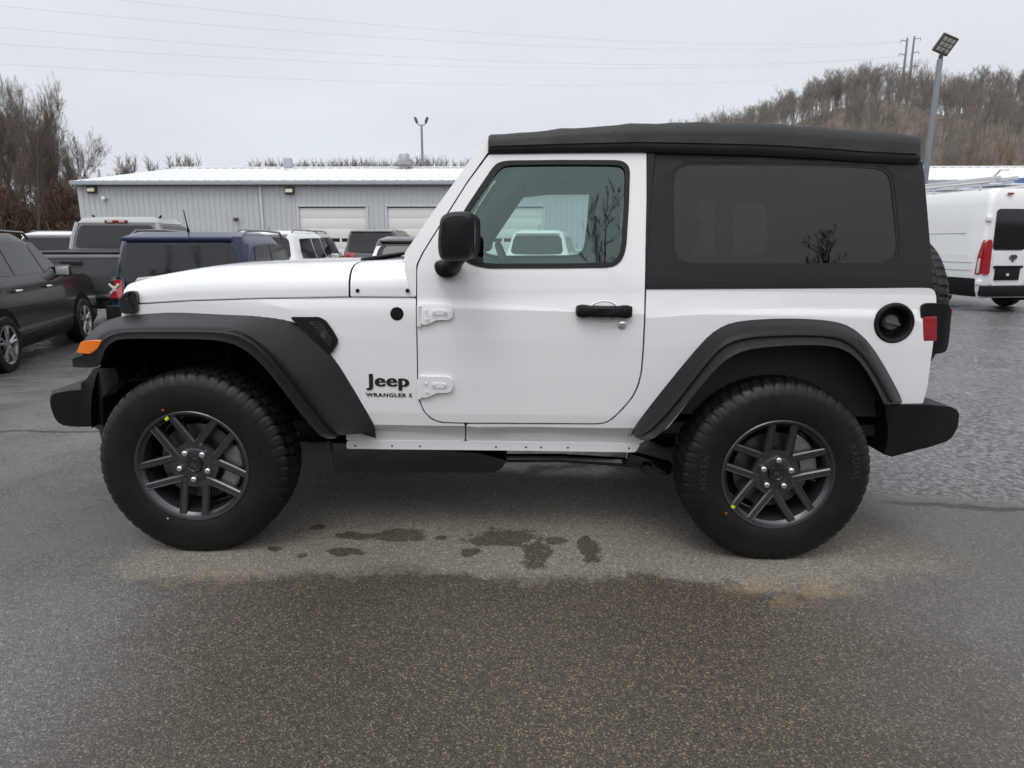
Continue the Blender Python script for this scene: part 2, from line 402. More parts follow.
def asphalt():
    m, nt, b = node_mat('wet_asphalt')
    N = nt.nodes.new; K = nt.links.new
    geo = N('ShaderNodeNewGeometry'); sp = N('ShaderNodeSeparateXYZ'); K(geo.outputs['Position'], sp.inputs[0])
    def noise(s, d=4, rough=0.55, vec=None):
        n = N('ShaderNodeTexNoise'); n.inputs['Scale'].default_value = s; n.inputs['Detail'].default_value = d; n.inputs['Roughness'].default_value = rough
        K(vec or geo.outputs['Position'], n.inputs['Vector']); return n.outputs['Fac']
    def math_(op, a, c=None, clamp=False):
        n = N('ShaderNodeMath'); n.operation = op; n.use_clamp = clamp
        for i, q in enumerate((a, c)):
            if q is None: continue
            if isinstance(q, (int, float)): n.inputs[i].default_value = q
            else: K(q, n.inputs[i])
        return n.outputs[0]
    def rng(v, a, c, lo=0.0, hi=1.0, smooth=True):
        n = N('ShaderNodeMapRange'); n.interpolation_type = 'SMOOTHSTEP' if smooth else 'LINEAR'
        for k, q in (('From Min', a), ('From Max', c), ('To Min', lo), ('To Max', hi)): n.inputs[k].default_value = q
        K(v, n.inputs['Value']); return n.outputs[0]
    def mixc(f, a, c):
        n = N('ShaderNodeMix'); n.data_type = 'RGBA'
        if isinstance(f, (int, float)): n.inputs[0].default_value = f
        else: K(f, n.inputs[0])
        for i, q in (('A', a), ('B', c)):
            if isinstance(q, tuple): n.inputs[i].default_value = (*q, 1)
            else: K(q, n.inputs[i])
        return n.outputs['Result']
    X, Y = sp.outputs['X'], sp.outputs['Y']
    w1 = noise(1.3, 5); w2 = noise(9, 4); w3 = noise(0.45, 3); w4 = noise(34, 4)
    wob = math_('ADD', math_('ADD', math_('MULTIPLY', math_('SUBTRACT', w1, 0.5), 0.55), math_('MULTIPLY', math_('SUBTRACT', w2, 0.5), 0.20)), math_('MULTIPLY', math_('SUBTRACT', w4, 0.5), 0.10))
    # dry patch sheltered by the car: between the two axles and a little beyond
    yb = math_('ADD', Y, wob); xb = math_('ADD', X, math_('MULTIPLY', wob, 1.6))
    dry_y = math_('MULTIPLY', rng(yb, 2.42, 2.56), rng(yb, 4.9, 4.4))
    dry = math_('MULTIPLY', dry_y, math_('MULTIPLY', rng(xb, -1.75, -1.45), rng(xb, 2.1, 1.5)))
    # damp stains with a shape of their own on the dry patch
    def blob(cx, cy, rx, ry, soft=0.5):
        dx = math_('DIVIDE', math_('SUBTRACT', X, cx), rx); dy = math_('DIVIDE', math_('SUBTRACT', Y, cy), ry)
        d = math_('ADD', math_('MULTIPLY', dx, dx), math_('MULTIPLY', dy, dy))
        d = math_('ADD', d, math_('ADD', math_('MULTIPLY', math_('SUBTRACT', w2, 0.5), 4.2), math_('MULTIPLY', math_('SUBTRACT', w4, 0.5), 1.6)))
        return rng(d, 1.35, 0.75)
    st = None
    for q in STAINS:
        bl = blob(*q); st = bl if st is None else math_('MAXIMUM', st, bl)
    dry = math_('MULTIPLY', dry, math_('SUBTRACT', 1.0, st))
    # the brown soaked area in front of the car, with aggregate showing
    soak = math_('MULTIPLY', rng(math_('ADD', X, math_('MULTIPLY', wob, 2.0)), -1.75, -0.55), rng(math_('ADD', X, math_('MULTIPLY', wob, 2.0)), 2.2, 0.7))
    soak = math_('MULTIPLY', soak, rng(yb, 2.62, 2.45))
    soak = math_('MAXIMUM', soak, st)
    fine = noise(330, 3, 0.7); mid = noise(60, 4, 0.6)
    vor = N('ShaderNodeTexVoronoi'); vor.inputs['Scale'].default_value = 210; K(geo.outputs['Position'], vor.inputs['Vector'])
    vs = N('ShaderNodeSeparateColor'); K(vor.outputs['Color'], vs.inputs[0])
    vor2 = N('ShaderNodeTexVoronoi'); vor2.inputs['Scale'].default_value = 380; K(geo.outputs['Position'], vor2.inputs['Vector'])
    vs2 = N('ShaderNodeSeparateColor'); K(vor2.outputs['Color'], vs2.inputs[0])
    stone = math_('ADD', math_('ADD', math_('MULTIPLY', rng(vs.outputs[0], 0.2, 1.0, 0, 1, False), 0.30), math_('MULTIPLY', rng(vs.outputs[0], 0.80, 0.98), 0.75)), math_('MULTIPLY', math_('MULTIPLY', vs2.outputs[1], vs2.outputs[1]), 0.30))
    stone = math_('MULTIPLY', stone, rng(vor.outputs['Distance'], 0.75, 0.25, 0.45, 1.0))
    wet_col = mixc(stone, (0.022, 0.0180, 0.0130), (0.215, 0.172, 0.115))
    grey_col = mixc(stone, (0.076, 0.073, 0.069), (0.250, 0.238, 0.220))
    dry_col = mixc(stone, (0.125, 0.114, 0.097), (0.40, 0.362, 0.300))
    col = mixc(soak, grey_col, wet_col); col = mixc(dry, col, dry_col)
    # rust-yellow sediment at the edge of the dry patch
    sedy = math_('MULTIPLY', rng(yb, 2.30, 2.46), rng(yb, 2.66, 2.50))
    sed = math_('MULTIPLY', math_('MULTIPLY', sedy, rng(w1, 0.50, 0.66)), rng(w2, 0.40, 0.62))
    sed = math_('MULTIPLY', sed, math_('MULTIPLY', rng(X, -1.7, -1.2), rng(X, 3.2, 1.9)))
    col = mixc(math_('MULTIPLY', sed, 0.42), col, (0.21, 0.145, 0.07))
    # broad uneven tone
    br = N('ShaderNodeMix'); br.data_type = 'RGBA'; br.blend_type = 'MULTIPLY'; br.inputs[0].default_value = 1
    tone = N('ShaderNodeCombineColor')
    tv = math_('MULTIPLY', rng(w3, 0.3, 0.7, 0.74, 1.24), rng(mid, 0.3, 0.7, 0.85, 1.15))
    for i in range(3): K(tv, tone.inputs[i])
    K(col, br.inputs['A']); K(tone.outputs[0], br.inputs['B']); col = br.outputs['Result']
    # cracks / seams of the paving
    crv = N('ShaderNodeCombineXYZ'); K(X, crv.inputs[0])
    def seam(slope, y0, x0, x1, wd):
        line = math_('SUBTRACT', math_('ADD', Y, math_('ADD', math_('MULTIPLY', math_('SUBTRACT', w2, 0.5), 0.10), math_('MULTIPLY', math_('SUBTRACT', w1, 0.5), 0.25))), math_('ADD', math_('MULTIPLY', X, slope), y0))
        s = rng(math_('ABSOLUTE', line), wd, wd * 0.3)
        return math_('MULTIPLY', s, math_('MULTIPLY', rng(X, x0, x0 + 0.2), rng(X, x1, x1 - 0.2)))
    cr = math_('MAXIMUM', seam(-0.02, 4.35, -9, -2.3, 0.035), seam(-0.12, 3.62, 1.9, 9, 0.04))
    col = mixc(math_('MULTIPLY', cr, 0.8), col, (0.012, 0.012, 0.012))
    K(col, b.inputs['Base Color'])
    # the rough, shiny lane behind and to the right of the car
    lane = rng(math_('SUBTRACT', math_('ADD', Y, math_('MULTIPLY', wob, 0.5)), math_('SUBTRACT', 3.62, math_('MULTIPLY', X, 0.12))), 0.0, 0.25)
    lane = math_('MULTIPLY', lane, rng(xb, -1.6, -0.2))
    pud = math_('MULTIPLY', lane, rng(noise(1.6, 7, 0.7), 0.40, 0.56))
    wetn = noise(2.2, 5, 0.6)
    rg = rng(wetn, 0.35, 0.65, 0.16, 0.44)
    rgm = N('ShaderNodeMix'); rgm.data_type = 'FLOAT'; K(soak, rgm.inputs[0]); K(rg, rgm.inputs['A']); rgm.inputs['B'].default_value = 0.46
    rg2 = N('ShaderNodeMix'); rg2.data_type = 'FLOAT'; K(dry, rg2.inputs[0]); K(rgm.outputs[0], rg2.inputs['A']); rg2.inputs['B'].default_value = 0.88
    rg3 = N('ShaderNodeMix'); rg3.data_type = 'FLOAT'; K(pud, rg3.inputs[0]); K(rg2.outputs[0], rg3.inputs['A']); rg3.inputs['B'].default_value = 0.20
    # sky sheen on the wet stony lane is put into a paler, mottled colour
    lg = N('ShaderNodeMix'); lg.data_type = 'RGBA'; K(math_('MULTIPLY', lane, math_('SUBTRACT', 1.0, dry)), lg.inputs[0]); K(col, lg.inputs['A'])
    lane_col = mixc(rng(noise(26, 5, 0.75), 0.40, 0.62), (0.050, 0.050, 0.052), (0.225, 0.225, 0.228)); K(lane_col, lg.inputs['B'])
    K(mixc(math_('MULTIPLY', cr, 0.8), lg.outputs['Result'], (0.012, 0.012, 0.012)), b.inputs['Base Color'])
    K(rg3.outputs[0], b.inputs['Roughness'])
    spc = N('ShaderNodeMix'); spc.data_type = 'FLOAT'; K(dry, spc.inputs[0]); spc.inputs['A'].default_value = 0.5; spc.inputs['B'].default_value = 0.25
    K(spc.outputs[0], b.inputs['Specular IOR Level'])
    bh = math_('ADD', math_('MULTIPLY', rng(vor.outputs['Distance'], 0.0, 0.6, 1, 0), 0.8), math_('ADD', math_('MULTIPLY', fine, 0.35), math_('MULTIPLY', mid, 0.7)))
    bh = math_('ADD', bh, math_('MULTIPLY', math_('MULTIPLY', lane, noise(13, 7, 0.75)), 2.4))
    bp = N('ShaderNodeBump'); bp.inputs['Strength'].default_value = 0.75; bp.inputs['Distance'].default_value = 0.005
    K(bh, bp.inputs['Height']); K(bp.outputs[0], b.inputs['Normal'])
    return m
def gpt(u, v):
    d = ray(u, v)
    t = 2.0
    for _ in range(30):
        p = _C + d * t
        t = (CAM_H - G(p.x, p.y)) / -d.z
    return _C + d * t
STAINS = []
for (u, v, ru, rv) in [(351, 536, 17, 4), (402, 535, 25, 6), (346, 552, 18, 4), (440, 538, 6, 2), (505, 538, 34, 9), (535, 553, 15, 14), (556, 541, 11, 3.5), (591, 550, 11, 13),
                       (470, 552, 12, 4), (318, 527, 7, 2.5), (300, 556, 8, 3), (275, 549, 7, 3)]:
    p = gpt(u, v); a = gpt(u + ru, v); c = gpt(u, v - rv)
    STAINS.append((p.x, p.y, abs(a.x - p.x), abs(c.y - p.y)))
make_ground()
exec_parts = []

# ------------------------------------------------------------------ the white off-road car
CAR = empty('off_road_car', CAR_T, 0, 'white two-door off-road car with black soft top parked broadside in front', 'off-road car')
CAR.rotation_euler = (0, CAR_TILT, 0)
def y_low(x, z):
    h = interp(z, [(0.40, .735), (0.503, .750), (0.533, .792), (0.60, .800), (0.75, .803), (0.92, .803), (1.045, .797), (1.075, .786), (1.14, .776)])
    return -h
def y_up(x, z):
    return -interp(z, [(1.05, .790), (1.09, .783), (1.15, .774), (1.20, .766), (1.70, .652), (1.9, .60)])
def y_door(x, z): return y_low(x, z) if z < 1.08 else y_up(x, z)
def y_fend(x, z):
    h = -y_low(x, z)
    return -lerp(h, 0.585, sst(-0.50, -1.75, x) if x < -0.5 else 0)
def rnd(pts, dmax=3.0, it=2):
    """round the corners of a traced outline a little"""
    for _ in range(it):
        out = []; n = len(pts)
        for i in range(n):
            p, a, c = pts[i], pts[i - 1], pts[(i + 1) % n]
            for q in (a, c):
                l = math.hypot(q[0] - p[0], q[1] - p[1]); d = min(.3 * l, dmax) / max(l, 1e-6)
                out.append((p[0] + (q[0] - p[0]) * d, p[1] + (q[1] - p[1]) * d))
        pts = out; dmax *= .45
    return pts
def soft_line(pts, it=2): return smooth_poly(pts, it, closed=False)
def fpanel(name, m, pts, yfn, it=1, **k):
    if it: pts = rnd(pts, {'door': 3.0, 'window_seal': 3.0, 'window_glass': 3.0, 'soft_top_side': 2.0, 'window_hem': 3.0, 'side_window': 3.0}.get(name, 1.2), 2)
    o2 = trace(pts, yfn)
    return panel(name, m, CAR, o2, yfn, **k)

# --- doors
door_px = [(417.2, 267), (423.8, 252.4), (447.2, 215.4), (468, 182.5), (487.5, 156.5), (491.5, 151.8), (496, 150.8), (646.3, 149.8), (646.4, 200), (645.4, 250), (644.8, 287), (643.9, 320), (642.3, 352),
           (640.6, 372), (637.5, 385), (632, 396.5), (621.5, 409), (612.5, 417.5), (606.5, 421.8), (599.5, 423.2), (540, 422.9), (465, 422.6), (441, 421.8), (431, 418), (424, 410.5), (420, 400), (418.4, 390), (417.8, 352), (417.2, 300)]
win_px = [(493.5, 166), (499.5, 161.8), (508, 160.4), (560, 159.9), (618, 160), (626, 162.3), (630, 169), (628.9, 205), (626.3, 246), (623.5, 257.5), (617.5, 265), (609, 267.6), (560, 268.3), (488, 268.5), (474, 265.5), (464.5, 261), (459.5, 254), (458.5, 244), (460.5, 218), (465, 208.5)]
glass_px = [(498, 170.5), (503.5, 166.2), (510, 165.2), (560, 164.6), (616.5, 165), (622.5, 166.7), (625.3, 171), (624.4, 205), (622, 244), (619.5, 254.5), (614, 260.8), (607.5, 262.8), (560, 263.4), (489, 263.6), (477, 261), (469, 257), (464.5, 250.5), (463.5, 242), (465, 220), (469, 211.5)]
door, door_far = fpanel('door', M_WHITE, door_px, y_door, holes=[trace(rnd(win_px), y_door)], thick=0.03, bev=0.005, step=0.045)
seal, seal_f = fpanel('window_seal', M_RUBBER, win_px, y_door, holes=[trace(rnd(glass_px), y_door)], thick=0.03, bev=0.004, dy=-0.003, step=0.08)
gl1, gl2 = fpanel('window_glass', M_GLASS, glass_px, y_door, thick=0, dy=0.010, step=0.2)
for o, p in ((seal, door), (seal_f, door_far), (gl1, door), (gl2, door_far)): o.parent = p
def zat(u, v, fn): return PF(u, v, fn)
# door handle with its recess, and the lock
hx0, hz0 = zat(575.5, 310.5, y_door); hx1, hz1 = zat(632, 311, y_door)
for d, s in ((door, -1), (door_far, 1)):
    yd = 0.803 * s
    b = new(); cx = (hx0 + hx1) / 2; cz = (hz0 + hz1) / 2; w = hx1 - hx0
    rows = []
    for t, hh, oy in [(0, .012, 0), (.02, .021, .022), (.10, .026, .030), (.19, .025, .032), (.24, .0225, .038), (.5, .0220, .041), (.76, .0225, .038), (.81, .025, .032), (.90, .026, .030), (.98, .021, .022), (1, .012, 0)]:
        x = hx0 + w * t; base = yd
        rows.append([(x, base + s * 0.000, cz - hh), (x, base + s * oy * .8, cz - hh), (x, base + s * oy, cz - hh * .6), (x, base + s * oy, cz + hh * .6), (x, base + s * oy * .8, cz + hh), (x, base, cz + hh)])
    loft(b, rows, cap=True); finish(fix(b), 'handle', M_PLASTIC, d, 40)
    b = new()     # dished cup pressed into the door skin behind the grip
    ring = []
    for rr, oy in ((1.0, .0015), (.93, .005), (.84, .001)):
        ring.append([(cx + math.cos(a) * .066 * rr, yd + s * oy, cz + math.sin(a) * .044 * rr) for a in [2 * PI * k / 40 for k in range(40)]])
    loft(b, ring, closed=True)
    finish(fix(b), 'handle_cup', M_WHITE, d, 60)
    b = new(); lx, lz = zat(622, 325, y_door)
    lathe(b, [(.0, .006), (.011, .006), (.0155, .004), (.017, 0.0)], 20); b2 = new(); box(b2, (0, .0065, 0), (.003, .002, .014)); join(b, b2)
    for v in b.verts: v.co = Vector((v.co.x + lx, yd + s * (v.co.y + .0), v.co.z + lz))
    finish(fix(b), 'lock', M_CHROME, d)
# hinges
def hinge_px(dv): return [(418.6, 303 + dv), (449, 303.6 + dv), (452.6, 306.5 + dv), (453.4, 312 + dv), (452.6, 317 + dv), (449, 319.6 + dv), (437, 319.8 + dv), (427, 324.5 + dv), (418.6, 323.8 + dv)]
slot_px = lambda dv: [(432.5, 310.6 + dv), (434, 309.6 + dv), (445, 309.8 + dv), (446.5, 311.2 + dv), (446.5, 313.6 + dv), (445, 314.8 + dv), (434, 314.8 + dv), (432.5, 313.8 + dv)]
for dv in (0, 72.6):
    a, bfar = fpanel('hinge', M_WHITE, hinge_px(dv), y_door, thick=0.016, dy=-0.014, bev=0.004)
    c, cf = fpanel('hinge', M_WHITE, slot_px(dv), y_door, thick=0.006, dy=-0.0175, bev=0.003)
    bmj = new(); bmj.from_mesh(a.data); bmj.from_mesh(c.data); u0 = P(418.6, 313, -.80); 
    for (bu, bv) in ((426, 311), (427, 319.5), (434, 312.2), (445, 312.2)):
        bx, bz = P(bu, bv + dv, -.82); t = new(); lathe(t, [(0, -.004), (.0045, -.004), (.006, 0)], 10); join(bmj, t, Matrix.Translation((bx, -.8195 if bu < 430 else -.822, bz)))
    kx, kz = P(419.5, 319 + dv, -.80); tube(bmj, [(kx, -.806, kz - .03), (kx, -.806, kz + .055)], .010, 10)
    bmj.to_mesh(a.data); bmj.free(); bpy.data.objects.remove(c); bpy.data.objects.remove(cf)
    a.data.set_sharp_from_angle(angle=R(40)); a.parent = door
    bpy.data.objects.remove(bfar); mf = mirror(a, door_far)
# wing mirrors
def loft_y(secs):      # sections: (y, outline in (x, z))
    b = new(); loft(b, [[(x, y, z) for x, z in o] for y, o in secs], closed=True, cap=True); return b
mir = [(438.6, 228), (439.6, 219), (443, 214.5), (449, 211.8), (457, 210.8), (466, 210.8), (471.5, 213), (474.3, 218), (474.8, 227), (474.6, 248), (473.4, 256.5), (469, 260.2), (458, 261.2), (447, 261.6), (440.5, 260), (437.6, 253), (437.4, 240)]
m0 = smooth_poly(trace(mir, -1.02), 2)
cx = sum(p[0] for p in m0) / len(m0); cz = sum(p[1] for p in m0) / len(m0)
sh = lambda k, dx=0: [(cx + dx + (x - cx) * k, cz + (z - cz) * k) for x, z in m0]
b = loft_y([(-.88, sh(.93, .02)), (-.90, sh(.985, .01)), (-.96, sh(1.0)), (-1.01, sh(.985)), (-1.04, sh(.93)), (-1.058, sh(.78)), (-1.064, sh(.45))])
base = smooth_poly(trace([(433.2, 264.5), (436, 260.5), (447, 259), (458, 258), (461, 265), (458, 273), (453, 278.3), (444, 279.4), (437, 275.5), (434, 270)], -.86), 2)
bx = sum(p[0] for p in base) / len(base); bz = sum(p[1] for p in base) / len(base)
sb = lambda k: [(bx + (x - bx) * k, bz + (z - bz) * k) for x, z in base]
join(b, loft_y([(-.775, sb(1.02)), (-.84, sb(1.0)), (-.875, sb(.85)), (-.885, sb(.5))]))
tube(b, [(bx + .01, -.85, bz), (cx + .01, -.93, cz - .07)], [.036, .034], 12)
mo = finish(fix(b), 'mirror', M_FLARE, door, 35); mirror(mo, door_far)
bm_ = new(); mf_ = [(x * 1.0, z) for x, z in sh(.86)]
for s, d in ((-1, door), (1, door_far)):     # glass faces the rear
    b = new(); zz0 = min(z for x, z in m0) + .02; zz1 = max(z for x, z in m0) - .02; xr = max(x for x, z in m0) + .004
    box(b, (xr - .0065, s * .965, (zz0 + zz1) / 2), (.004, .11, zz1 - zz0 - .03), bev=.0015); finish(b, 'mirror_glass', M_CARGLASS, d)  # dark glass in place of chrome: the mirror's dark reflection put into colour

# --- front wing panels (body), rear quarters with sill
fend_px = [(121, 318), (123, 306), (139, 304.6), (188, 301.6), (260, 299.3), (348, 297.9), (415.9, 298.3), (416.6, 352), (417.2, 391), (419, 401), (423.3, 411.5), (430.3, 419.4), (440.5, 423.4), (464.8, 424.2), (464.9, 441.2), (346, 440.2), (346, 425), (325, 380), (305, 346), (270, 336), (200, 331), (124, 331)]
body, body_f = fpanel('body', M_WHITE, fend_px, y_fend, thick=0.02, bev=0.005, step=0.05); 
q_px = [(646.6, 289.2), (700, 288.9), (800, 288.6), (922, 287.9), (931, 288.3), (934.6, 291), (936.3, 297), (936.2, 310), (934, 335), (931.5, 356), (927, 389), (922.6, 404), (888, 404.4), (884, 404), (872, 376), (857.5, 355), (839, 344), (800, 340.5), (749, 344), (725, 354), (697, 390), (668, 428), (640, 443.8), (600, 443.2), (466.2, 441.2), (466.2, 424.3), (599.6, 424.8), (607.2, 423.3), (613.6, 418.8), (623, 410), (633.6, 397.3), (639, 385.7), (642.2, 372.3), (644, 352), (645.6, 320)]
_fx, _fz = PF(894, 323.3, y_low)
qp, qp_f = fpanel('body', M_WHITE, q_px, y_low, thick=0.02, bev=0.005, step=0.05, holes=[[(_fx + .07 * math.cos(a), _fz + .07 * math.sin(a)) for a in [2 * PI * k / 32 for k in range(32)]]])
sill_px = [(358, 440.6), (500, 441.8), (640.5, 444.2), (635.5, 452.3), (500, 450.4), (346.5, 448.8), (346.5, 441)]
sp_, sp_f = fpanel('sill_flange', M_WHITE, sill_px, lambda x, z: -.748, thick=0.012, bev=0.003)
b = new()
for u in (392, 420, 496, 526, 541, 568, 629, 355):
    x, z = P(u, 446.3 + (u - 400) * .009, -.75); t = new(); lathe(t, [(0, -.7495), (.004, -.7495), (.0045, -.748)], 12); finish(fix(t), 'drain_hole', M_RUBBER, sp_).location = (x, 0, z)
# rear end: tail panel, tailgate
XB = P(932, 320, -.76)[0]
b = new(); box(b, (XB - .02, 0, .80), (.04, 1.50, .66), bev=.012); finish(b, 'tail_panel', M_WHITE, CAR)
b = new(); box(b, (XB + .012, 0, .84), (.03, 1.05, .56), bev=.012)
finish(b, 'tailgate', M_WHITE, CAR)
# scuttle holes, washer cap and seam lines
for u, v, r, m_, nm in ((357.7, 290.6, .0085, M_RUBBER, 'bolt_hole'), (407.5, 290.6, .0085, M_RUBBER, 'bolt_hole'), (396.9, 314, .029, M_PLASTIC, 'wing_plug')):
    fn = y_fend
    x, z = PF(u, v, fn); y = fn(x, z); b = new()
    lathe(b, [(0, -.003), (r * .7, -.0035), (r * .93, -.0025), (r, .002)], 24); 
    for w_ in b.verts: w_.co += Vector((x, y - (.002 if r < .02 else 0), z))
    o = finish(fix(b), nm, m_, CAR); mirror(o)

# --- bonnet and scuttle: lofted sections
top_px = [(127.5, 289.2), (133, 285.5), (139, 283.4), (151, 278.9), (171, 272.7), (200, 267.5), (220, 264.4), (283.5, 261.4), (352, 259.3)]
def ztop(x):  return interp(x, TOPT)
TOPT = [P(u, v, -.30) for u, v in top_px] + [P(415, 256.5, -.30)]
SEAMT = [PF(u, v, lambda x, z: -hw(x)) for u, v in [(121, 306)]] if False else None
def hw(x): return lerp(-y_fend(x, 1.07) - .006, .772, sst(-.45, -.26, x))
SEAMT = [PF(u, v, lambda x, z: -hw(x)) for u, v in [(122, 304.8), (139, 303.4), (188, 300.2), (260, 297.9), (348, 296.4), (416, 296.8)]]
def zseam(x): return interp(x, SEAMT) + .003
def hood_rows(xs):
    rows = []
    for x in xs:
        w = hw(x); zs = zseam(x); zt = max(ztop(x), zs + .03); h = zt - zs
        half = [(w - .05, -.18), (w, 0.0), (w * .998, .20), (w * .99, .42), (w * .965, .62), (w * .92, .78), (w * .86, .875), (w * .76, .93), (w * .62, .965), (w * .45, .99), (w * .3, 1.0), (w * .15, 1.01), (0, 1.015)]
        rows.append([(x, -a, zs + c * h) for a, c in half] + [(x, a, zs + c * h) for a, c in half[-2::-1]])
    return rows
xh0 = P(126, 300, -.56)[0]; xh1 = PF(349.4, 290, lambda x, z: -hw(x))[0]; xd = PF(416.2, 290, lambda x, z: -hw(x))[0]
xs = [xh0 + d for d in (0, .006, .012, .02, .03, .045, .06, .08, .10, .13, .16)]; xs += [lerp(xs[-1], xh1 - .004, k / 10) for k in range(1, 11)]
b = new(); rws = hood_rows(xs); r0 = [(p[0] + .02, p[1] * .99, p[2] - .03) for p in rws[0]]; loft(b, [r0] + rws)
o = finish(fix(b), 'bonnet', M_WHITE, CAR, 40)
def scuttle():
    xs2 = [lerp(xh1 + .004, xd, k / 6) for k in range(7)]
    rws = hood_rows(xs2); b = new()
    # the side walls only, and a shelf under the windscreen
    k = 9
    for s in (0, 1):
        b = new()
        part = [[(p if s == 0 else (p[0], -p[1], p[2])) for p in r[:k]] for r in rws]
        part = [[(rr[0][0] + (.008 if i == 0 else 0), rr[0][1], rr[0][2])] + rr[1:] for i, rr in enumerate(part)] if False else part
        loft(b, part); finish(fix(b), 'scuttle_panel', M_WHITE, CAR, 40)
scuttle()
b = new(); z_ = ztop(-.45) - .02; box(b, ((xh1 + xd) / 2 - .0, 0, z_ - .01), (xd - xh1 - .01, 1.0, .02), bev=.004); finish(b, 'cowl_grille', M_RUBBER, CAR)
b = new(); wx, wz = P(398, 258, -.35); tube(b, [(wx - .15, -.45, wz - .01), (wx + .02, -.3, wz + .02), (wx + .05, -.02, wz + .035)], [.012, .009, .006], 8); finish(fix(b), 'wiper', M_RUBBER, CAR)
tx, tz = P(403, 257.5, -.62); b = new(); lathe(b, [(0, -.012), (.008, -.012), (.010, 0), (.010, .012), (0, .012)], 14)
for v in b.verts: v.co += Vector((tx, -.62, tz))
finish(fix(b), 'hood_bumper', M_CHROME, CAR)

# --- windscreen frame
pil_px = [(404.5, 253.3), (434, 210.5), (464, 168.6), (477, 150.5), (486.5, 139.6), (489.5, 139), (489.8, 150.8), (486.8, 153.8), (466.6, 182), (446, 214.6), (422.4, 252), (416.2, 265), (416, 296.5), (412, 296.5), (404.5, 270)]
pl, pl_f = fpanel('windscreen_frame', M_WHITE, pil_px, y_up, thick=.05, bev=.008, step=.06)
fx0, fz0 = P(406, 253.5, -.755); fx1, fz1 = P(484, 141, -.655)
def wpt(t, y): return (lerp(fx0, fx1, t), y * lerp(.752, .655, t), lerp(fz0, fz1, t))
b = new()
for t0, t1 in ((0.0, .07), (.93, 1.0)):
    q = [[wpt(t0, s), wpt(t1, s)] for s in (-.97, -.5, 0, .5, .97)]
    loft(b, q)
    loft(b, [[(p[0] + .03, p[1], p[2] - .012) for p in r] for r in q])
    for k in (0, 1): loft(b, [[r[k], (r[k][0] + .03, r[k][1], r[k][2] - .012)] for r in q])
finish(fix(b), 'windscreen_frame', M_WHITE, CAR)
b = new(); loft(b, [[wpt(.06, s), wpt(.94, s)] for s in (-.95, -.5, 0, .5, .95)]); finish(fix(b), 'windscreen', M_WSHIELD, CAR)

# --- soft top
roof_px = [(489, 139.2), (500, 137.9), (532, 134.6), (573.6, 130.9), (610, 127.9), (640, 125.9), (687, 124.9), (730, 125.1), (765, 126.2), (827.5, 131.2), (880, 135.6), (908, 138.6), (918, 143), (922, 150)]
low_px = [(489, 152), (560, 151), (640, 150.2), (655.6, 150.8), (765, 153.9), (830, 157.5), (859, 160), (905, 161.8), (922.5, 161.8)]
RT = [P(u, v, -.45) for u, v in roof_px]; RL = [PF(u, v, y_up) for u, v in low_px]
xa, xb = RT[0][0] + .004, RL[-1][0] - .01
def roof_row(x):
    zt = interp(x, RT); zl = interp(x, RL); h = zt - zl
    sag = .006 * math.sin(x * 9) if x > 0 else 0
    w = .668
    wk = .0022 * math.sin(x * 23 + 1) + .0018 * math.sin(x * 41 + 2.3)
    half = [(w - .035, zl - .012), (w - .006, zl - .008), (w + .004, zl + .006), (w + .006, zl + h * .20), (w + .0025 + wk, zl + h * .27), (w + .001 + wk, zl + h * .5), (w - .010 + wk, zl + h * .72), (w - .026, zl + h * .84 + wk), (w - .055, zl + h * .885 + wk), (w - .11, zl + h * .935 + wk), (w - .22, zl + h * .985), (.3, zt + .002 + sag * .3), (.15, zt + .003 + sag), (0, zt + .003 + sag)]
    return [(x, -a, z) for a, z in half] + [(x, a, z) for a, z in half[-2::-1]]
xs = [xa, xa + .01] + [lerp(xa + .01, xb - .05, k / 30) for k in range(1, 31)] + [xb - .03, xb - .012, xb]
b = new(); rws = [roof_row(x) for x in xs]
def shrink(r, k, dz): 
    return [(p[0], p[1] * k, p[2] + dz) for p in r]
rws[0] = [(p[0], p[1] * .99, p[2] - .006) for p in rws[0]]
rws[-1] = [(p[0] + .002, p[1] * .975, lerp(interp(xb, RL), p[2], .80)) for p in rws[-1]]
loft(b, rws, cap=True)
soft = finish(fix(b), 'soft_top', M_CANVAS, CAR, 42)
for s in (-1, 1):      # the stitched hem along each roof edge
    b = new(); pts = []
    for x in xs[1:-2]:
        q = roof_row(x)[3]; pts.append((x, s * (abs(q[1]) + .001), q[2] + .004))
    tube(b, pts, .0035, 6); finish(fix(b), 'roof_seam', M_RUBBER, soft)
def y_curt(x, z): return y_up(x, z) + (.004 if z > 1.66 else .0) - .006 * math.sin(max(0, min(1, (x - .72) / 1.15)) * PI) * math.sin(max(0, min(1, (z - 1.15) / .55)) * PI)
cur_px = [(656, 150.6), (765, 153.4), (830, 157), (859, 159.6), (905, 161.2), (922.6, 161), (926, 195), (930.6, 250), (933.2, 285.8), (800, 286.6), (645.8, 287), (648.5, 240), (652, 190)]
sw_px = [(671.5, 178), (674, 169), (680, 164), (690, 162.4), (740, 162.2), (800, 163.4), (860, 165), (882, 166.4), (890, 170.5), (893.6, 178), (897, 210), (900, 244), (899, 255), (894.5, 262), (885, 265.4), (800, 265.8), (690, 265.6), (680.5, 264), (674, 259), (671.6, 251), (671, 215)]
cur, cur_f = fpanel('soft_top_side', M_CANVAS_S, cur_px, y_curt, holes=[trace(rnd(sw_px), y_curt)], thick=.012, bev=.003, step=.05)
in_px = [(u + (1 if u < 785 else -1) * 3.0, v + (1 if v < 214 else -1) * 2.4) for u, v in sw_px]
hem, hem_f = fpanel('window_hem', M_CANVAS_S, sw_px, y_curt, holes=[trace(rnd(in_px), y_curt)], thick=.01, bev=.002, dy=.002, step=.08)
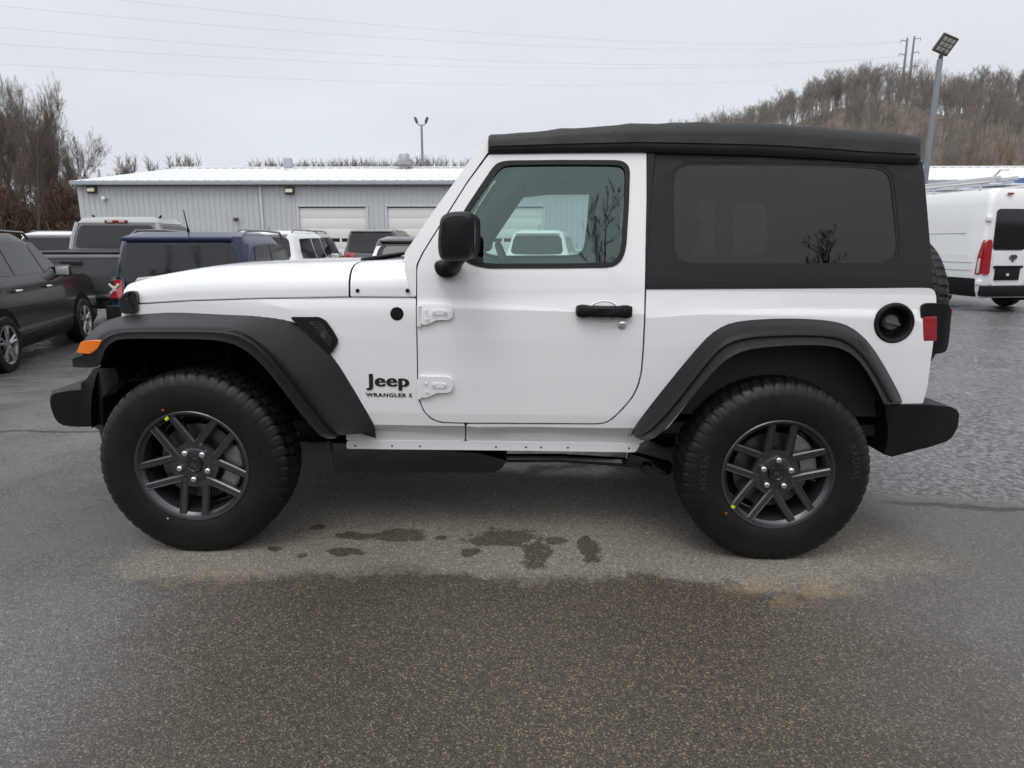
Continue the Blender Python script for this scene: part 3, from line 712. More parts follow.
sw, sw_f = fpanel('side_window', M_TINT, in_px, lambda x, z: y_curt(x, z) - .0012 * math.sin(x * 9 + z * 5) * sst(1.2, 1.5, z), thick=0, dy=.004, step=.03)
for o, p in ((hem, cur), (hem_f, cur_f), (sw, cur), (sw_f, cur_f)): o.parent = p
b = new(); XR0 = P(921, 165, -.66)[0] - .005; XR1 = P(932, 284, -.76)[0] - .005      # rear curtain
zt_, zb_ = P(921, 163, -.66)[1], 1.145
rows = [[(lerp(XR1, XR0, t), s * lerp(.772, .652, t), lerp(zb_, zt_, t)) for s in (-1, -.97, -.5, 0, .5, .97, 1)] for t in (0, .25, .5, .75, 1)]
loft(b, rows); finish(fix(b), 'soft_top_back', M_CANVAS_S, CAR)
rows = [[(lerp(XR1, XR0, t) + .004, s * lerp(.60, .52, t), lerp(zb_, zt_, t)) for s in (-1, 0, 1)] for t in (.14, .85)]
b = new(); loft(b, rows); finish(fix(b), 'rear_window', mat('smoked_rear_window', (.015, .014, .015), .08), CAR)
bp_px = [(647.2, 149.5), (655.2, 150), (651.6, 190), (648.2, 240), (645.6, 286.6), (645.4, 250), (646.6, 200)]
fpanel('door_pillar_trim', M_RUBBER, bp_px, y_up, thick=.02, bev=.002, dy=-.002)
# belt rail of the soft top
fpanel('belt_rail', M_RUBBER, [(645.6, 286.2), (933.4, 285), (933.4, 288.0), (645.6, 289)], y_up, thick=.02, bev=.002, dy=-.004)

# --- fender flares
def flare(name, A, B, C, yA, yB, yC, n=44):
    def pts(px, yf):
        return [Vector((p[0], (yf(*p) if callable(yf) else yf), p[1])) for p in trace(soft_line(px), yf)]
    a = resample(pts(A, yA), n); bb = resample(pts(B, yB), n); c = resample(pts(C, yC), n)
    rows = []
    for i in range(n):
        p, q, r = a[i], bb[i], c[i]
        k0 = q.lerp(p, .05) + Vector((0, .002, .0)); k1 = q.lerp(r, .10) + Vector((0, .013, 0)); k2 = q.lerp(r, .26) + Vector((0, -.004, 0)); fe = p.lerp(q, .60) + Vector((0, -.012, 0.004))
        e1 = r.lerp(q, .16)
        in_ = Vector((r.x, r.y + .018, r.z)) ; deep = Vector((lerp(r.x, p.x, .35), p.y + .04, lerp(r.z, p.z, .35)))
        mid = p.lerp(q, .5) + (q - p).cross(Vector((1, 0, 0))).normalized() * 0
        rows.append([deep, p + Vector((0, .03, -.035)), p + Vector((0, .012, -.012)), p, p.lerp(q, .3) + Vector((0, -.006, .002)), fe, p.lerp(q, .85) + Vector((0, -.006, .002)), k0, k1, k2, q.lerp(r, .6), e1, r, in_, deep.lerp(in_, .3)])
    b = new(); loft(b, rows, cap=True)
    o = finish(fix(b), name, M_FLARE, CAR, 42); mirror(o); return o
fA = [(76, 356), (78.5, 349), (84.5, 338.5), (97, 325), (112, 318.4), (129, 314.8), (188.5, 311.3), (246, 312.2), (268.5, 314.2), (286, 317.2), (302, 324), (317, 341), (332.7, 355.5), (355, 391), (372.6, 421.7), (375.6, 428.5), (374.6, 432.5)]
fB = [(72.5, 356), (77, 352.5), (90.5, 349), (97, 340), (107, 332.5), (122, 329.8), (139, 329.2), (180, 329), (213, 329.3), (232, 331), (242, 333.6), (257.5, 343), (273, 358.5), (300, 393), (328, 430), (333, 434.6), (338, 435.6)]
fC = [(72.5, 367), (86, 368), (98, 367.3), (101.5, 360), (105, 348), (113, 340.5), (125, 338.4), (180, 338.8), (210, 339.4), (230, 342.5), (246, 350), (260, 362.5), (275, 380), (300, 413), (320, 436), (327, 439.3), (335, 438.2)]
ff = flare('front_flare', fA, fB, fC, lambda x, z: -lerp(.800, .62, sst(-.62, -1.25, x)), -.918, -.932)
rA = [(632.5, 431), (636, 424), (667, 384), (702, 342), (714, 331), (730, 322.3), (760, 318.9), (800, 318.2), (839, 321.3), (857, 330.3), (871.5, 345), (887, 370), (900.7, 396), (902.4, 401.5)]
rB = [(634.5, 437), (649, 433.5), (672, 410), (697, 377.5), (712, 358.5), (725.5, 345), (749, 337.9), (800, 335.8), (836, 337.4), (853, 346), (868, 363), (880, 384), (889, 401), (893, 403.2)]
rC = [(641, 440.2), (651, 440.8), (664, 431), (697, 391), (714, 370.5), (730, 356), (751, 348), (800, 344.7), (832, 345.4), (851, 352.5), (865, 367.5), (876, 386.5), (882, 399.5), (884.6, 404.2)]
rf_ = flare('rear_flare', rA, rB, rC, y_low, -.905, -.932)
b = new()     # amber side marker set in the tip of the front flare
am = rnd([(77.0, 352.8), (81.2, 341.3), (99.5, 340.3), (101.2, 342.5), (97.5, 348.8), (90.6, 353.8)], 1.4, 2)
bma = panel_bm(trace(am, -.925), lambda x, z: (x, -.928 + .05 * sst(-1.70, -1.80, x), z), .03, bev=.004, step=.05)
ao = finish(bma, 'marker_light', M_AMBER, ff); ao2 = mirror(ao, [o for o in kids(CAR) if o.name.startswith('front_flare') and o != ff][0])
# vents behind the front flares
vp = [(291, 316.8), (319.4, 316.8), (326, 320.4), (333, 329.8), (338.6, 339.8), (337, 345), (331.6, 353.6), (322, 350), (306, 335), (296, 322.5)]
vo, vof = fpanel('wing_vent', M_PLASTIC, vp, y_fend, thick=.02, dy=-.012, bev=.005)
vi = [(310, 320.8), (318.5, 320.6), (323.5, 323.6), (329.5, 332.4), (334, 340.4), (331.2, 347.2), (320, 334)]
def mesh_mat():
    m = mat('vent_mesh', (.004, .004, .0045), .5, spec=.2); nt = m.node_tree; b = nt.nodes['Principled BSDF']
    tcn = nt.nodes.new('ShaderNodeTexCoord'); v = nt.nodes.new('ShaderNodeTexVoronoi'); v.feature = 'DISTANCE_TO_EDGE'; v.inputs['Scale'].default_value = 95; v.inputs['Randomness'].default_value = .25
    r = nt.nodes.new('ShaderNodeMapRange'); r.inputs['From Min'].default_value = .05; r.inputs['From Max'].default_value = .16
    mx = nt.nodes.new('ShaderNodeMix'); mx.data_type = 'RGBA'; mx.inputs['A'].default_value = (.05, .05, .053, 1); mx.inputs['B'].default_value = (.001, .001, .001, 1)
    nt.links.new(tcn.outputs['Object'], v.inputs['Vector']); nt.links.new(v.outputs['Distance'], r.inputs['Value']); nt.links.new(r.outputs[0], mx.inputs[0]); nt.links.new(mx.outputs['Result'], b.inputs['Base Color'])
    return m
fpanel('vent_mesh', mesh_mat(), vi, y_fend, thick=.006, dy=-.0145, bev=.002)
# wheel-arch liners and chassis
def liner(x0, x1, zt, name):
    b = new(); rows = []
    for i in range(25):
        a = PI * (1 - i / 24); xx = (x0 + x1) / 2 + math.cos(a) * (x1 - x0) / 2; zz = .50 + (zt - .50) * min(1, math.sin(a) * 1.35)
        rows.append([(xx, -.765, zz), (xx, -.60, zz + .01), (xx, -.42, zz)])
    loft(b, rows)
    o = finish(fix(b), name, M_PLASTIC_D, CAR); mirror(o)
liner(-1.73, -.64, .93, 'arch_liner'); liner(.62, 1.80, .93, 'arch_liner')
b = new()
for s in (-1, 1):
    box(b, (.15, s * .40, .55), (3.7, .07, .12), bev=.01)
    box(b, (-1.2, s * .40, .80), (1.25, .03, .40), bev=.01)
    box(b, (1.2, s * .42, .80), (1.2, .03, .40), bev=.01)
    tube(b, [(-1.23, s * .48, .42), (-1.23, s * .44, .92)], .045, 12); tube(b, [(1.23, s * .50, .40), (1.15, s * .42, .92)], .03, 12)
for x in (-1.75, -.55, .25, .6, 1.75): box(b, (x, 0, .55), (.09, .8, .10), bev=.01)
box(b, (-.25, 0, .42), (.75, .35, .22), bev=.05)
for x in (.30, .46, .62, .74): box(b, (x, -.46, .475), (.03, .10, .06), bev=.006)
for x in (-.45, -.2, .05): box(b, (x, -.60, .475), (.035, .26, .045), bev=.006)
finish(fix(b), 'chassis_frame', M_PLASTIC_D, CAR)
for x, dx in ((-1.2295, .14), (1.2295, -.05)):
    b = new(); tube(b, [(x, -.70, .385), (x, .70, .385)], .045, 14)
    t = new(); bmesh.ops.create_uvsphere(t, u_segments=16, v_segments=10, radius=.13); join(b, t, Matrix.Translation((x, .12, .385))); finish(fix(b), 'axle', M_PLASTIC_D, CAR)
b = new(); x0, z0 = P(331, 455, -.62); x1, z1 = P(506, 462, -.62)
sk = [P(331, 441, -.64), P(335, 471.5, -.64), P(494, 471.5, -.64), P(502, 467, -.64), P(507, 459, -.64), P(480, 452, -.64), P(400, 446, -.64)]
finish(panel_bm(sk, lambda x, z: (x, -.66, z), .55, bev=.012, step=.2), 'fuel_tank_guard', M_BLACKGLOSS, CAR)
b = new(); pts = [P(505, 458, -.5), P(560, 458, -.5), P(640, 463, -.5), P(668, 470, -.5)]
tube(b, [(x, -.50, z) for x, z in pts], [.022, .022, .024, .03], 8)
t = new(); lathe(t, [(0, -.03), (.022, -.03), (.03, 0), (.03, .03), (0, .03)], 14); tx, tz = P(646, 467.5, -.6); join(b, t, Matrix.Translation((tx, -.60, tz)))
box(b, (tx + .02, -.56, tz + .01), (.22, .07, .06), Matrix.Rotation(R(14), 3, 'Y'), .015)
finish(fix(b), 'trailing_arm', M_BLACKGLOSS, CAR)
b = new(); tube(b, [(-.3, .35, .40), (.4, .38, .40), (1.0, .30, .55), (1.7, .3, .48)], .03, 10); lathe_t = new()
tube(b, [(.45, .38, .42), (.95, .34, .44)], .085, 14); finish(fix(b), 'exhaust', M_PLASTIC_D, CAR)

# --- bumpers
def extr(profile, ys):     # profile (x, z); ys: list of (y, dx, scale_z)
    b = new(); cz = sum(p[1] for p in profile) / len(profile)
    loft(b, [[(x + dx, y, cz + (z - cz) * k) for x, z in profile] for y, dx, k in ys], closed=True, cap=True); return b
fb = smooth_poly(trace([(46.2, 396), (49.5, 391), (58, 389.2), (70, 387), (100, 387), (100, 427), (70, 428), (57, 425.6), (51, 418.5), (46.6, 405)], -.64), 1)
b = extr(fb, [(-.66, .03, .9), (-.62, .005, 1), (-.3, -.012, 1), (0, -.018, 1), (.3, -.012, 1), (.62, .005, 1), (.66, .03, .9)])
ec = trace([(66, 388), (70.5, 385), (84.5, 371.5), (98, 368.6), (118, 366.5), (122, 380), (100, 400), (99.5, 444), (97.5, 446), (93, 443), (90, 435), (67.4, 428.6)], -.78)
for s in (-1, 1):
    e_ = panel_bm(ec, lambda x, z: (x, -.80 + .12 * sst(-1.60, -1.80, x), z), .10, bev=.012, step=.04)
    if s > 0:
        bmesh.ops.scale(e_, vec=(1, -1, 1), verts=e_.verts[:]); bmesh.ops.reverse_faces(e_, faces=e_.faces[:])
    join(b, e_)
bmesh.ops.recalc_face_normals(b, faces=b.faces[:])
finish(b, 'front_bumper', M_PLASTIC, CAR, 40)
b = new(); tube(b, [(P(118, 381, -.7)[0], -.70, P(118, 381, -.7)[1]), (P(134, 379.5, -.62)[0], -.62, P(134, 379.5, -.62)[1]), (P(152, 377.5, -.55)[0], -.55, P(152, 377.5, -.55)[1])], [.012, .008, .007], 8)
finish(fix(b), 'bumper_bracket', M_STEEL, CAR)
def yb(x, z): return -.825 + .30 * max(0, x - XB - .02)
rb = trace([(885, 405.6), (901, 405), (930, 404.6), (951, 406.8), (957.5, 410), (959.4, 415), (958, 427), (953, 436.5), (947, 441.5), (920, 449.4), (892.5, 456.8), (884.5, 454.8), (885, 450), (887, 446.5), (888, 430)], yb)
xm = P(903, 430, -.8)[0]
b = new()
e_ = panel_bm(rb, lambda x, z: (x, yb(x, z), z), .35, bev=.012, step=.035)
join(b, e_)
e_ = panel_bm(rb, lambda x, z: (x, yb(x, z), z), .35, bev=.012, step=.035); bmesh.ops.scale(e_, vec=(1, -1, 1), verts=e_.verts[:]); bmesh.ops.reverse_faces(e_, faces=e_.faces[:]); join(b, e_)
zc = P(930, 420, -.6)[1]; box(b, (XB + .10, 0, zc), (.17, 1.30, .16), bev=.02)
bmesh.ops.recalc_face_normals(b, faces=b.faces[:])
finish(b, 'rear_bumper', M_PLASTIC, CAR, 40)
# --- tail lamps
tl = smooth_poly(trace([(921.5, 308), (925, 304), (932, 303), (946, 304), (952.5, 307), (954.8, 313), (953.6, 340), (951.5, 350), (946, 353.6), (926, 354.4), (921.6, 351.5), (920.8, 340)], -.80), 1)
lx = trace([(923.6, 317.2), (937.4, 316.4), (937.2, 341.6), (923.4, 341.8)], -.803)
e_ = panel_bm(tl, lambda x, z: (x, -.795 + .03 * sst(XB + .03, XB + .10, x), z), .19, bev=.012, step=.06)
t1 = finish(e_, 'tail_lamp', M_PLASTIC, CAR, 40); t2 = mirror(t1)
e_ = panel_bm(lx, lambda x, z: (x, -.798 - .004, z), .03, bev=.004, step=.05); lz = finish(e_, 'lens', M_RED, t1); mirror(lz, t2)
e_ = new(); xl = max(p[0] for p in tl); box(e_, (xl - .002, -.70, sum(p[1] for p in tl) / len(tl)), (.012, .12, .16), bev=.004); l2 = finish(e_, 'lens', M_RED, t1); mirror(l2, t2)
# --- fuel filler
x, z = PF(894, 323.3, y_low); b = new()
lathe(b, [(.060, .045), (.062, .012), (.066, -.004), (.076, -.009), (.083, -.005), (.086, .004)], 48)
disc(b, .061, .045); 
for v in b.verts: v.co += Vector((x, y_low(x, z), z))
ff_o = finish(fix(b), 'fuel_filler', M_PLASTIC, CAR, 35)
b = new(); lathe(b, [(0, .008), (.028, .010), (.033, .016), (.034, .04)], 32); box(b, (0, .006, 0), (.062, .014, .012), Matrix.Rotation(R(12), 3, 'Y'), .003)
for v in b.verts: v.co += Vector((x - .003, y_low(x, z), z))
finish(fix(b), 'filler_cap', mat('grey_cap', (.07, .072, .078), .3, coat=.4), ff_o)
# --- front: grille panel, headlamps, latch
gx = P(119, 308, -.55)[0]
b = new(); gz0, gz1 = .84, zseam(xh0) + .02
rows = [[(gx + .03 * (abs(s)) ** 2 + .02 * (1 - t), s * .57, lerp(gz0, gz1 + (ztop(xh0 + .03) - gz1 - .004) * min(1, (1 - abs(s)) / .30), t)) for s in (-1, -.9, -.8, -.7, -.5, 0, .5, .7, .8, .9, 1)] for t in (0, .33, .66, 1)]
loft(b, rows); 
bmesh.ops.solidify(b, geom=b.faces[:], thickness=.03); finish(fix(b), 'grille_panel', M_WHITE, CAR)
b = new(); box(b, (gx + .10, 0, .86), (.05, 1.18, .34), bev=.01); finish(b, 'radiator', M_PLASTIC_D, CAR)
b = new()
for k in range(7): box(b, (gx + .004, (k - 3) * .085, .90), (.03, .042, .26), bev=.012)
finish(b, 'grille_slot', M_RUBBER, CAR)
for s in (-1, 1):
    b = new(); lathe(b, [(0, -.02), (.05, -.018), (.085, -.008), (.092, .01), (.092, .06)], 28)
    M = Matrix.Translation((gx + .015, s * .44, .92)) @ Matrix.Rotation(R(-90), 4, 'Z'); bmesh.ops.transform(b, matrix=M, verts=b.verts[:])
    finish(fix(b), 'headlight', M_LAMP_GREY, CAR)
hl = smooth_poly(trace([(120.6, 309.5), (121.5, 300), (123.4, 296), (126.5, 291.5), (134, 290.4), (137.5, 293), (138.6, 300), (138.8, 313.4), (124, 313.6)], -.60), 1)
e_ = panel_bm(hl, lambda x, z: (x, -.612, z), .05, bev=.008, step=.05); x, z = P(127, 294.5, -.62); box(e_, (x, -.62, z), (.014, .01, .016), bev=.002)
x, z = P(129, 303, -.62); box(e_, (x, -.618, z), (.05, .012, .012), Matrix.Rotation(R(60), 3, 'Y'), .003)
lo = finish(e_, 'bonnet_latch', M_BLACKGLOSS, CAR); mirror(lo)
# --- lettering on the wing
cxp = ((366 + 409.3) / 2, 381.2); x, z = PF(*cxp, y_fend)
ppx = PF(409.3, 381, y_fend)[0] - PF(366, 381, y_fend)[0]
b = new()
for i in range(5): join(b, text_bm('Jeep', .1, .0010, 0, 1.08), Matrix.Translation(((i - 2) * .0022, (i % 2) * .0014, i * .00012)))
w = max(v.co.x for v in b.verts) - min(v.co.x for v in b.verts); k = ppx / w; zt = PF(390, 374, y_fend)[1] - PF(390, 390.2, y_fend)[1]
hh = max(v.co.y for v in b.verts) - min(v.co.y for v in b.verts); kz = zt / hh; mx_ = (max(v.co.x for v in b.verts) + min(v.co.x for v in b.verts)) / 2; my_ = (max(v.co.y for v in b.verts) + min(v.co.y for v in b.verts)) / 2
zc = PF(390, 382.2, y_fend)[1]
for v in b.verts:
    xx = x + (v.co.x - mx_) * k; zz = zc + (v.co.y - my_) * kz; v.co = Vector((xx, y_fend(xx, zz) - .0015 - v.co.z, zz))
bmesh.ops.recalc_face_normals(b, faces=b.faces[:]); finish(b, 'lettering', M_BLACKGLOSS, CAR, smooth=False)
b = new()
for i in range(3): join(b, text_bm('WRANGLER S', .1, .0008, 0, 1.15), Matrix.Translation(((i - 1) * .0035, (i % 2) * .002, i * .00012)))
x0 = PF(366, 394.8, y_fend)[0]; x1 = PF(412, 394.8, y_fend)[0]; zc = PF(390, 394.9, y_fend)[1]; zt = PF(390, 393.0, y_fend)[1] - PF(390, 396.8, y_fend)[1]
mnx = min(v.co.x for v in b.verts); mxx = max(v.co.x for v in b.verts); mny = min(v.co.y for v in b.verts); mxy = max(v.co.y for v in b.verts)
for v in b.verts:
    xx = lerp(x0, x1, (v.co.x - mnx) / (mxx - mnx)); zz = zc + ((v.co.y - mny) / (mxy - mny) - .5) * zt; v.co = Vector((xx, y_fend(xx, zz) - .0015 - v.co.z, zz))
bmesh.ops.recalc_face_normals(b, faces=b.faces[:]); finish(b, 'lettering', M_BLACKGLOSS, CAR, smooth=False)

# --- cabin
b = new()
box(b, (.55, 0, .53), (2.5, 1.44, .05)); box(b, (-.42, 0, .80), (.04, 1.40, .55)); 
for s in (-1, 1): box(b, (.2, s * .755, .86), (1.0, .02, .50)); box(b, (1.25, s * .73, .86), (1.15, .02, .52))
finish(fix(b), 'cabin_tub', M_INTERIOR, CAR)
b = new(); box(b, (-.28, 0, 1.06), (.36, 1.40, .28), bev=.05); box(b, (-.18, -.36, 1.20), (.20, .36, .08), bev=.03); finish(b, 'dashboard', M_INTERIOR, CAR)
sx, sz = .10, 1.14
b = new(); t = new()
ring = [(math.cos(2 * PI * k / 32) * .185, math.sin(2 * PI * k / 32) * .185, 0) for k in range(33)]
tube(t, ring, .016, 10, cap=False); tube(t, [(-.18, 0, 0), (0, 0, -.03), (.18, 0, 0)], .018, 8); tube(t, [(0, 0, -.03), (0, -.18, 0)], .018, 8); tube(t, [(0, 0, -.03), (0, 0, -.25)], .03, 10)
M = Matrix.Translation((sx, -.36, sz)) @ Matrix.Rotation(R(68), 4, 'Y') @ Matrix.Rotation(R(90), 4, 'Z'); join(b, t, M); finish(fix(b), 'steering_wheel', M_INTERIOR, CAR)
for s in (-1, 1):
    b = new()
    box(b, (.48, s * .37, .86), (.52, .50, .16), bev=.06); rot = Matrix.Rotation(R(14), 3, 'Y')
    box(b, (.80, s * .37, 1.17), (.15, .48, .60), rot, .06); box(b, (.895, s * .37, 1.53), (.11, .26, .18), rot, .05)
    for q in (-.06, .06): tube(b, [(.86, s * .37 + q, 1.40), (.89, s * .37 + q, 1.50)], .008, 8)
    finish(b, 'seat', M_SEAT, CAR)
b = new()
for s in (-1, 1):
    tube(b, [(-.12, s * .66, 1.25), (.13, s * .60, 1.615), (.30, s * .585, 1.645), (.98, s * .585, 1.66), (1.65, s * .60, 1.60), (1.80, s * .66, 1.10)], .042, 12)
    tube(b, [(1.0, s * .585, 1.65), (1.02, s * .66, 1.1), (1.02, s * .68, .55)], .042, 12)
tube(b, [(.20, -.59, 1.64), (.20, .59, 1.64)], .03, 12); tube(b, [(.99, -.585, 1.655), (.99, .585, 1.655)], .042, 12)
finish(fix(b), 'roll_bar', M_INTERIOR, CAR)
b = new(); box(b, (1.02, 0, 1.705), (1.5, 1.1, .012)); finish(b, 'headliner', M_INTERIOR, CAR)
b = new(); box(b, (.06, -.02, 1.555), (.03, .26, .075), bev=.012); tube(b, [(.05, 0, 1.58), (.02, 0, 1.66)], .01, 8); finish(b, 'cabin_mirror', M_INTERIOR, CAR)
b = new(); box(b, (1.45, 0, .85), (.45, 1.05, .16), bev=.06); box(b, (1.70, 0, 1.12), (.14, 1.05, .5), Matrix.Rotation(R(12), 3, 'Y'), .05); finish(b, 'rear_bench', M_SEAT, CAR)

# --- wheels
def tyre_bm():
    n = 312
    half = [(.226, -.098), (.240, -.117), (.262, -.1245), (.300, -.1290), (.335, -.1275), (.352, -.1250), (.360, -.1235), (.376, -.1170), (.390, -.1080), (.400, -.0960), (.4035, -.0840), (.4052, -.070), (.4062, -.052), (.4068, -.034), (.407, -.017), (.407, 0)]
    prof = half + [(r, -y) for r, y in half[-2::-1]]
    bm = bmesh.new(); rings = []
    for k in range(n):
        th = 2 * PI * k / n; ring = []
        for j, (r, y) in enumerate(prof):
            rr, yy = r * (.987 if r > .34 else 1), y; a = abs(y)
            ph = (k + (3 if y > 0 else 0)) % 6
            if r >= .3985:
                if .088 < a <= .10:            # shoulder blocks
                    if ph in (0,): rr -= .006
                elif .060 < a <= .088:
                    if ph in (0, 5): rr -= .008
                elif .045 < a <= .060: rr -= .009   # long groove
                elif .030 < a <= .045:
                    if (k + 2) % 6 in (0,): rr -= .008
                elif .012 < a <= .030: rr -= .008
                else:
                    if (k + 3) % 6 in (0,): rr -= .008
            elif .370 < r < .3985:             # side lugs
                if ph in (0,): rr -= .0018; yy -= math.copysign(.0030, y)
                elif ph in (3,) and r < .38: yy -= math.copysign(.0022, y)
            elif .355 < r <= .370:
                if ph in (2, 3): yy += math.copysign(.0015, y)
            z = math.sin(th) * rr; x = math.cos(th) * rr
            if z < -.386:                       # flattened on the ground
                z = -.386 - .0005
                yy *= 1.04
            elif z < -.30 and r < .40: yy *= 1 + .05 * sst(-.30, -.386, z)
            ring.append(bm.verts.new((x, yy, z)))
        rings.append(ring)
    for k in range(n):
        a, b2 = rings[k], rings[(k + 1) % n]
        for j in range(len(prof) - 1): bm.faces.new((a[j], a[j + 1], b2[j + 1], b2[j]))
    bmesh.ops.recalc_face_normals(bm, faces=bm.faces[:])
    return bm
def arc_text(s, size, r, ang, y, space=1.25, bold=0.001):
    """lettering that follows the sidewall"""
    b = text_bm(s, size, .0012, bold, space)
    for v in b.verts:
        rad = r + v.co.y; th = ang - v.co.x / r
        bulge = .0015 * math.cos((rad - .30) / .06)
        v.co = Vector((-math.cos(th) * rad * -1, y - v.co.z, math.sin(th) * rad))
    bmesh.ops.recalc_face_normals(b, faces=b.faces[:]); return b
def rim_bm():
    b = bmesh.new()
    # outer flange and barrel
    lathe(b, [(.226, -.100), (.238, -.113), (.2405, -.118), (.237, -.1215), (.2275, -.1185), (.221, -.106), (.212, -.098), (.207, -.080), (.200, -.03), (.200, .09), (.226, .10)], 96)
    # hub pad
    lathe(b, [(.036, -.082), (.036, -.092), (.060, -.094), (.072, -.089), (.080, -.072), (.080, -.04)], 60)
    # five pairs of parallel bars, adjacent pairs meeting in a V near the hub
    for k in range(5):
        th = R(90 + 72 * k)
        Rm = Matrix.Rotation(-(th - PI / 2), 4, 'Y')
        for s in (-1, 1):
            d0 = .046 * s
            rows = []
            for r, yy, w, h in ((.060, -.090, .0175, .030), (.10, -.094, .0165, .030), (.16, -.101, .0160, .030), (.200, -.107, .0160, .028), (.2185, -.110, .0160, .022)):
                rows.append([(d0 - w, yy + h, r), (d0 - w, yy + .005, r), (d0 - w * .62, yy, r), (d0 + w * .62, yy, r), (d0 + w, yy + .005, r), (d0 + w, yy + h, r)])
            t = bmesh.new(); loft(t, rows, cap=True); join(b, t, Rm)
            t = bmesh.new()      # raised edge line on the outer shoulder of each bar
            tube(t, [(d0 + s * .0105, -.0945, .075), (d0 + s * .0105, -.1025, .16), (d0 + s * .0105, -.1105, .217)], .0028, 6); join(b, t, Rm)
        t = bmesh.new()          # web that joins the inner ends of a pair
        rows = [[(-.042, yy + .02, r), (-.042, yy, r), (.042, yy, r), (.042, yy + .02, r)] for r, yy in ((.058, -.088), (.098, -.090))]
        loft(t, rows, cap=True); join(b, t, Rm)
    return fix(b)
W_TYRE = finish(tyre_bm(), 'tyre', M_TYRE, None, 28); me_tyre = W_TYRE.data; bpy.data.objects.remove(W_TYRE)
_r = finish(rim_bm(), 'rim', M_RIM, None, 32); me_rim = _r.data; bpy.data.objects.remove(_r)
b = new(); lathe(b, [(0, -.099), (.024, -.0995), (.026, -.102), (.031, -.102), (.034, -.097), (.035, -.085)], 40)
_r = finish(fix(b), 'hub_cap', M_BLACKGLOSS, None); me_cap = _r.data; bpy.data.objects.remove(_r)
b = new(); box(b, (.0, -.1005, .004), (.022, .002, .004), bev=.0008); box(b, (-.006, -.1005, -.003), (.006, .002, .012), bev=.0008); box(b, (.006, -.1005, -.003), (.006, .002, .012), bev=.0008)
_r = finish(fix(b), 'cap_emblem', M_STEEL, None); me_emb = _r.data; bpy.data.objects.remove(_r)
b = new(); lathe(b, [(0, -.113), (.006, -.113), (.0095, -.110), (.0105, -.104), (.0105, -.090), (.013, -.088)], 16)
_r = finish(fix(b), 'lug_nut', M_CHROME, None, 50); me_nut = _r.data; bpy.data.objects.remove(_r)
b = new(); lathe(b, [(.07, -.035), (.165, -.035), (.168, -.03), (.168, -.012), (.165, -.008), (.07, -.008)], 64, closed=True); lathe(b, [(0, -.05), (.07, -.05), (.072, -.03)], 40)
_r = finish(fix(b), 'brake_disc', M_STEEL, None); me_brk = _r.data; bpy.data.objects.remove(_r)
b = new()
rows = []
for k in range(9):
    th = R(-38 + 76 * k / 8); c, s = math.cos(th), math.sin(th)
    rows.append([(c * r, y, s * r) for r, y in ((.115, -.060), (.186, -.060), (.192, -.045), (.192, .02), (.115, .02))])
loft(b, rows, closed=True, cap=True); bevel(b, .008, 2, 40)
for zz in (-.055, .055): t = new(); lathe(t, [(0, -.062), (.018, -.062), (.02, -.058)], 16); join(b, t, Matrix.Translation((.155, 0, zz)))
_r = finish(fix(b), 'brake_caliper', mat('cast_metal', (.28, .28, .29), .45, metal=.6), None); me_cal = _r.data; bpy.data.objects.remove(_r)
b = new(); lathe(b, [(.0, .03), (.19, .03), (.197, .0)], 48); _r = finish(fix(b), 'wheel_back', M_RIM_D, None); me_back = _r.data; bpy.data.objects.remove(_r)
def link(name, me, parent, rot=0.0):
    o = bpy.data.objects.new(name, me); COL.objects.link(o); o.parent = parent; o.rotation_euler = (0, rot, 0); return o
def wheel(loc, flip=False, rot=0.0, name='wheel', cal=R(10), marks=None):
    e_ = bpy.data.objects.new(name, None); COL.objects.link(e_); e_.parent = CAR; e_.location = loc
    if flip: e_.rotation_euler = (0, 0, PI)
    link('tyre', me_tyre, e_); link('rim', me_rim, e_, rot); link('hub_cap', me_cap, e_, rot); link('cap_emblem', me_emb, e_, rot)
    link('brake_disc', me_brk, e_); link('brake_caliper', me_cal, e_, cal); link('wheel_back', me_back, e_)
    for k in range(5):
        a = R(90 + 72 * k) - rot
        o = link('lug_nut', me_nut, e_); o.location = (math.cos(a) * .0620, .003, math.sin(a) * .0620); o.scale = (1.25, 1, 1.25)
    return e_
def mark(parent, ang, r, y, s, m_, name):
    b = new(); box(b, (0, 0, 0), (s * 1.3, .002, s), bev=.0006)
    o = finish(b, name, m_, parent); o.location = (math.cos(ang) * r, y, math.sin(ang) * r); o.rotation_euler = (0, -ang + R(70), 0)
HW_X, HW_Z, HW_Y = 1.2295, .385, .802
w1 = wheel((-HW_X, -HW_Y, HW_Z), False, R(40), cal=R(12))
w2 = wheel((HW_X, -HW_Y, HW_Z), False, R(2), cal=R(-25))
w3 = wheel((-HW_X, HW_Y, HW_Z), True, R(15), cal=R(170)); w4 = wheel((HW_X, HW_Y, HW_Z), True, R(30), cal=R(200))
mark(w1, R(112), .224, -.122, .013, M_YELLOW, 'paint_mark'); mark(w1, R(111), .262, -.1262, .008, M_DOT, 'paint_mark')
mark(w2, R(218), .229, -.123, .013, M_YELLOW, 'paint_mark'); mark(w2, R(219), .268, -.127, .008, M_DOT, 'paint_mark')
mark(w1, R(243), .258, -.1262, .006, M_LAMP_GREY, 'scuff_mark')
for wv, items in ((w2, (('RADIAL', 12, .318), ('NEXEN', 178, .318))),):
    for s, a, r in items:
        finish(arc_text(s, .040, r, R(a), -.1295), 'sidewall_lettering', M_TYRE_TEXT, wv, smooth=False)
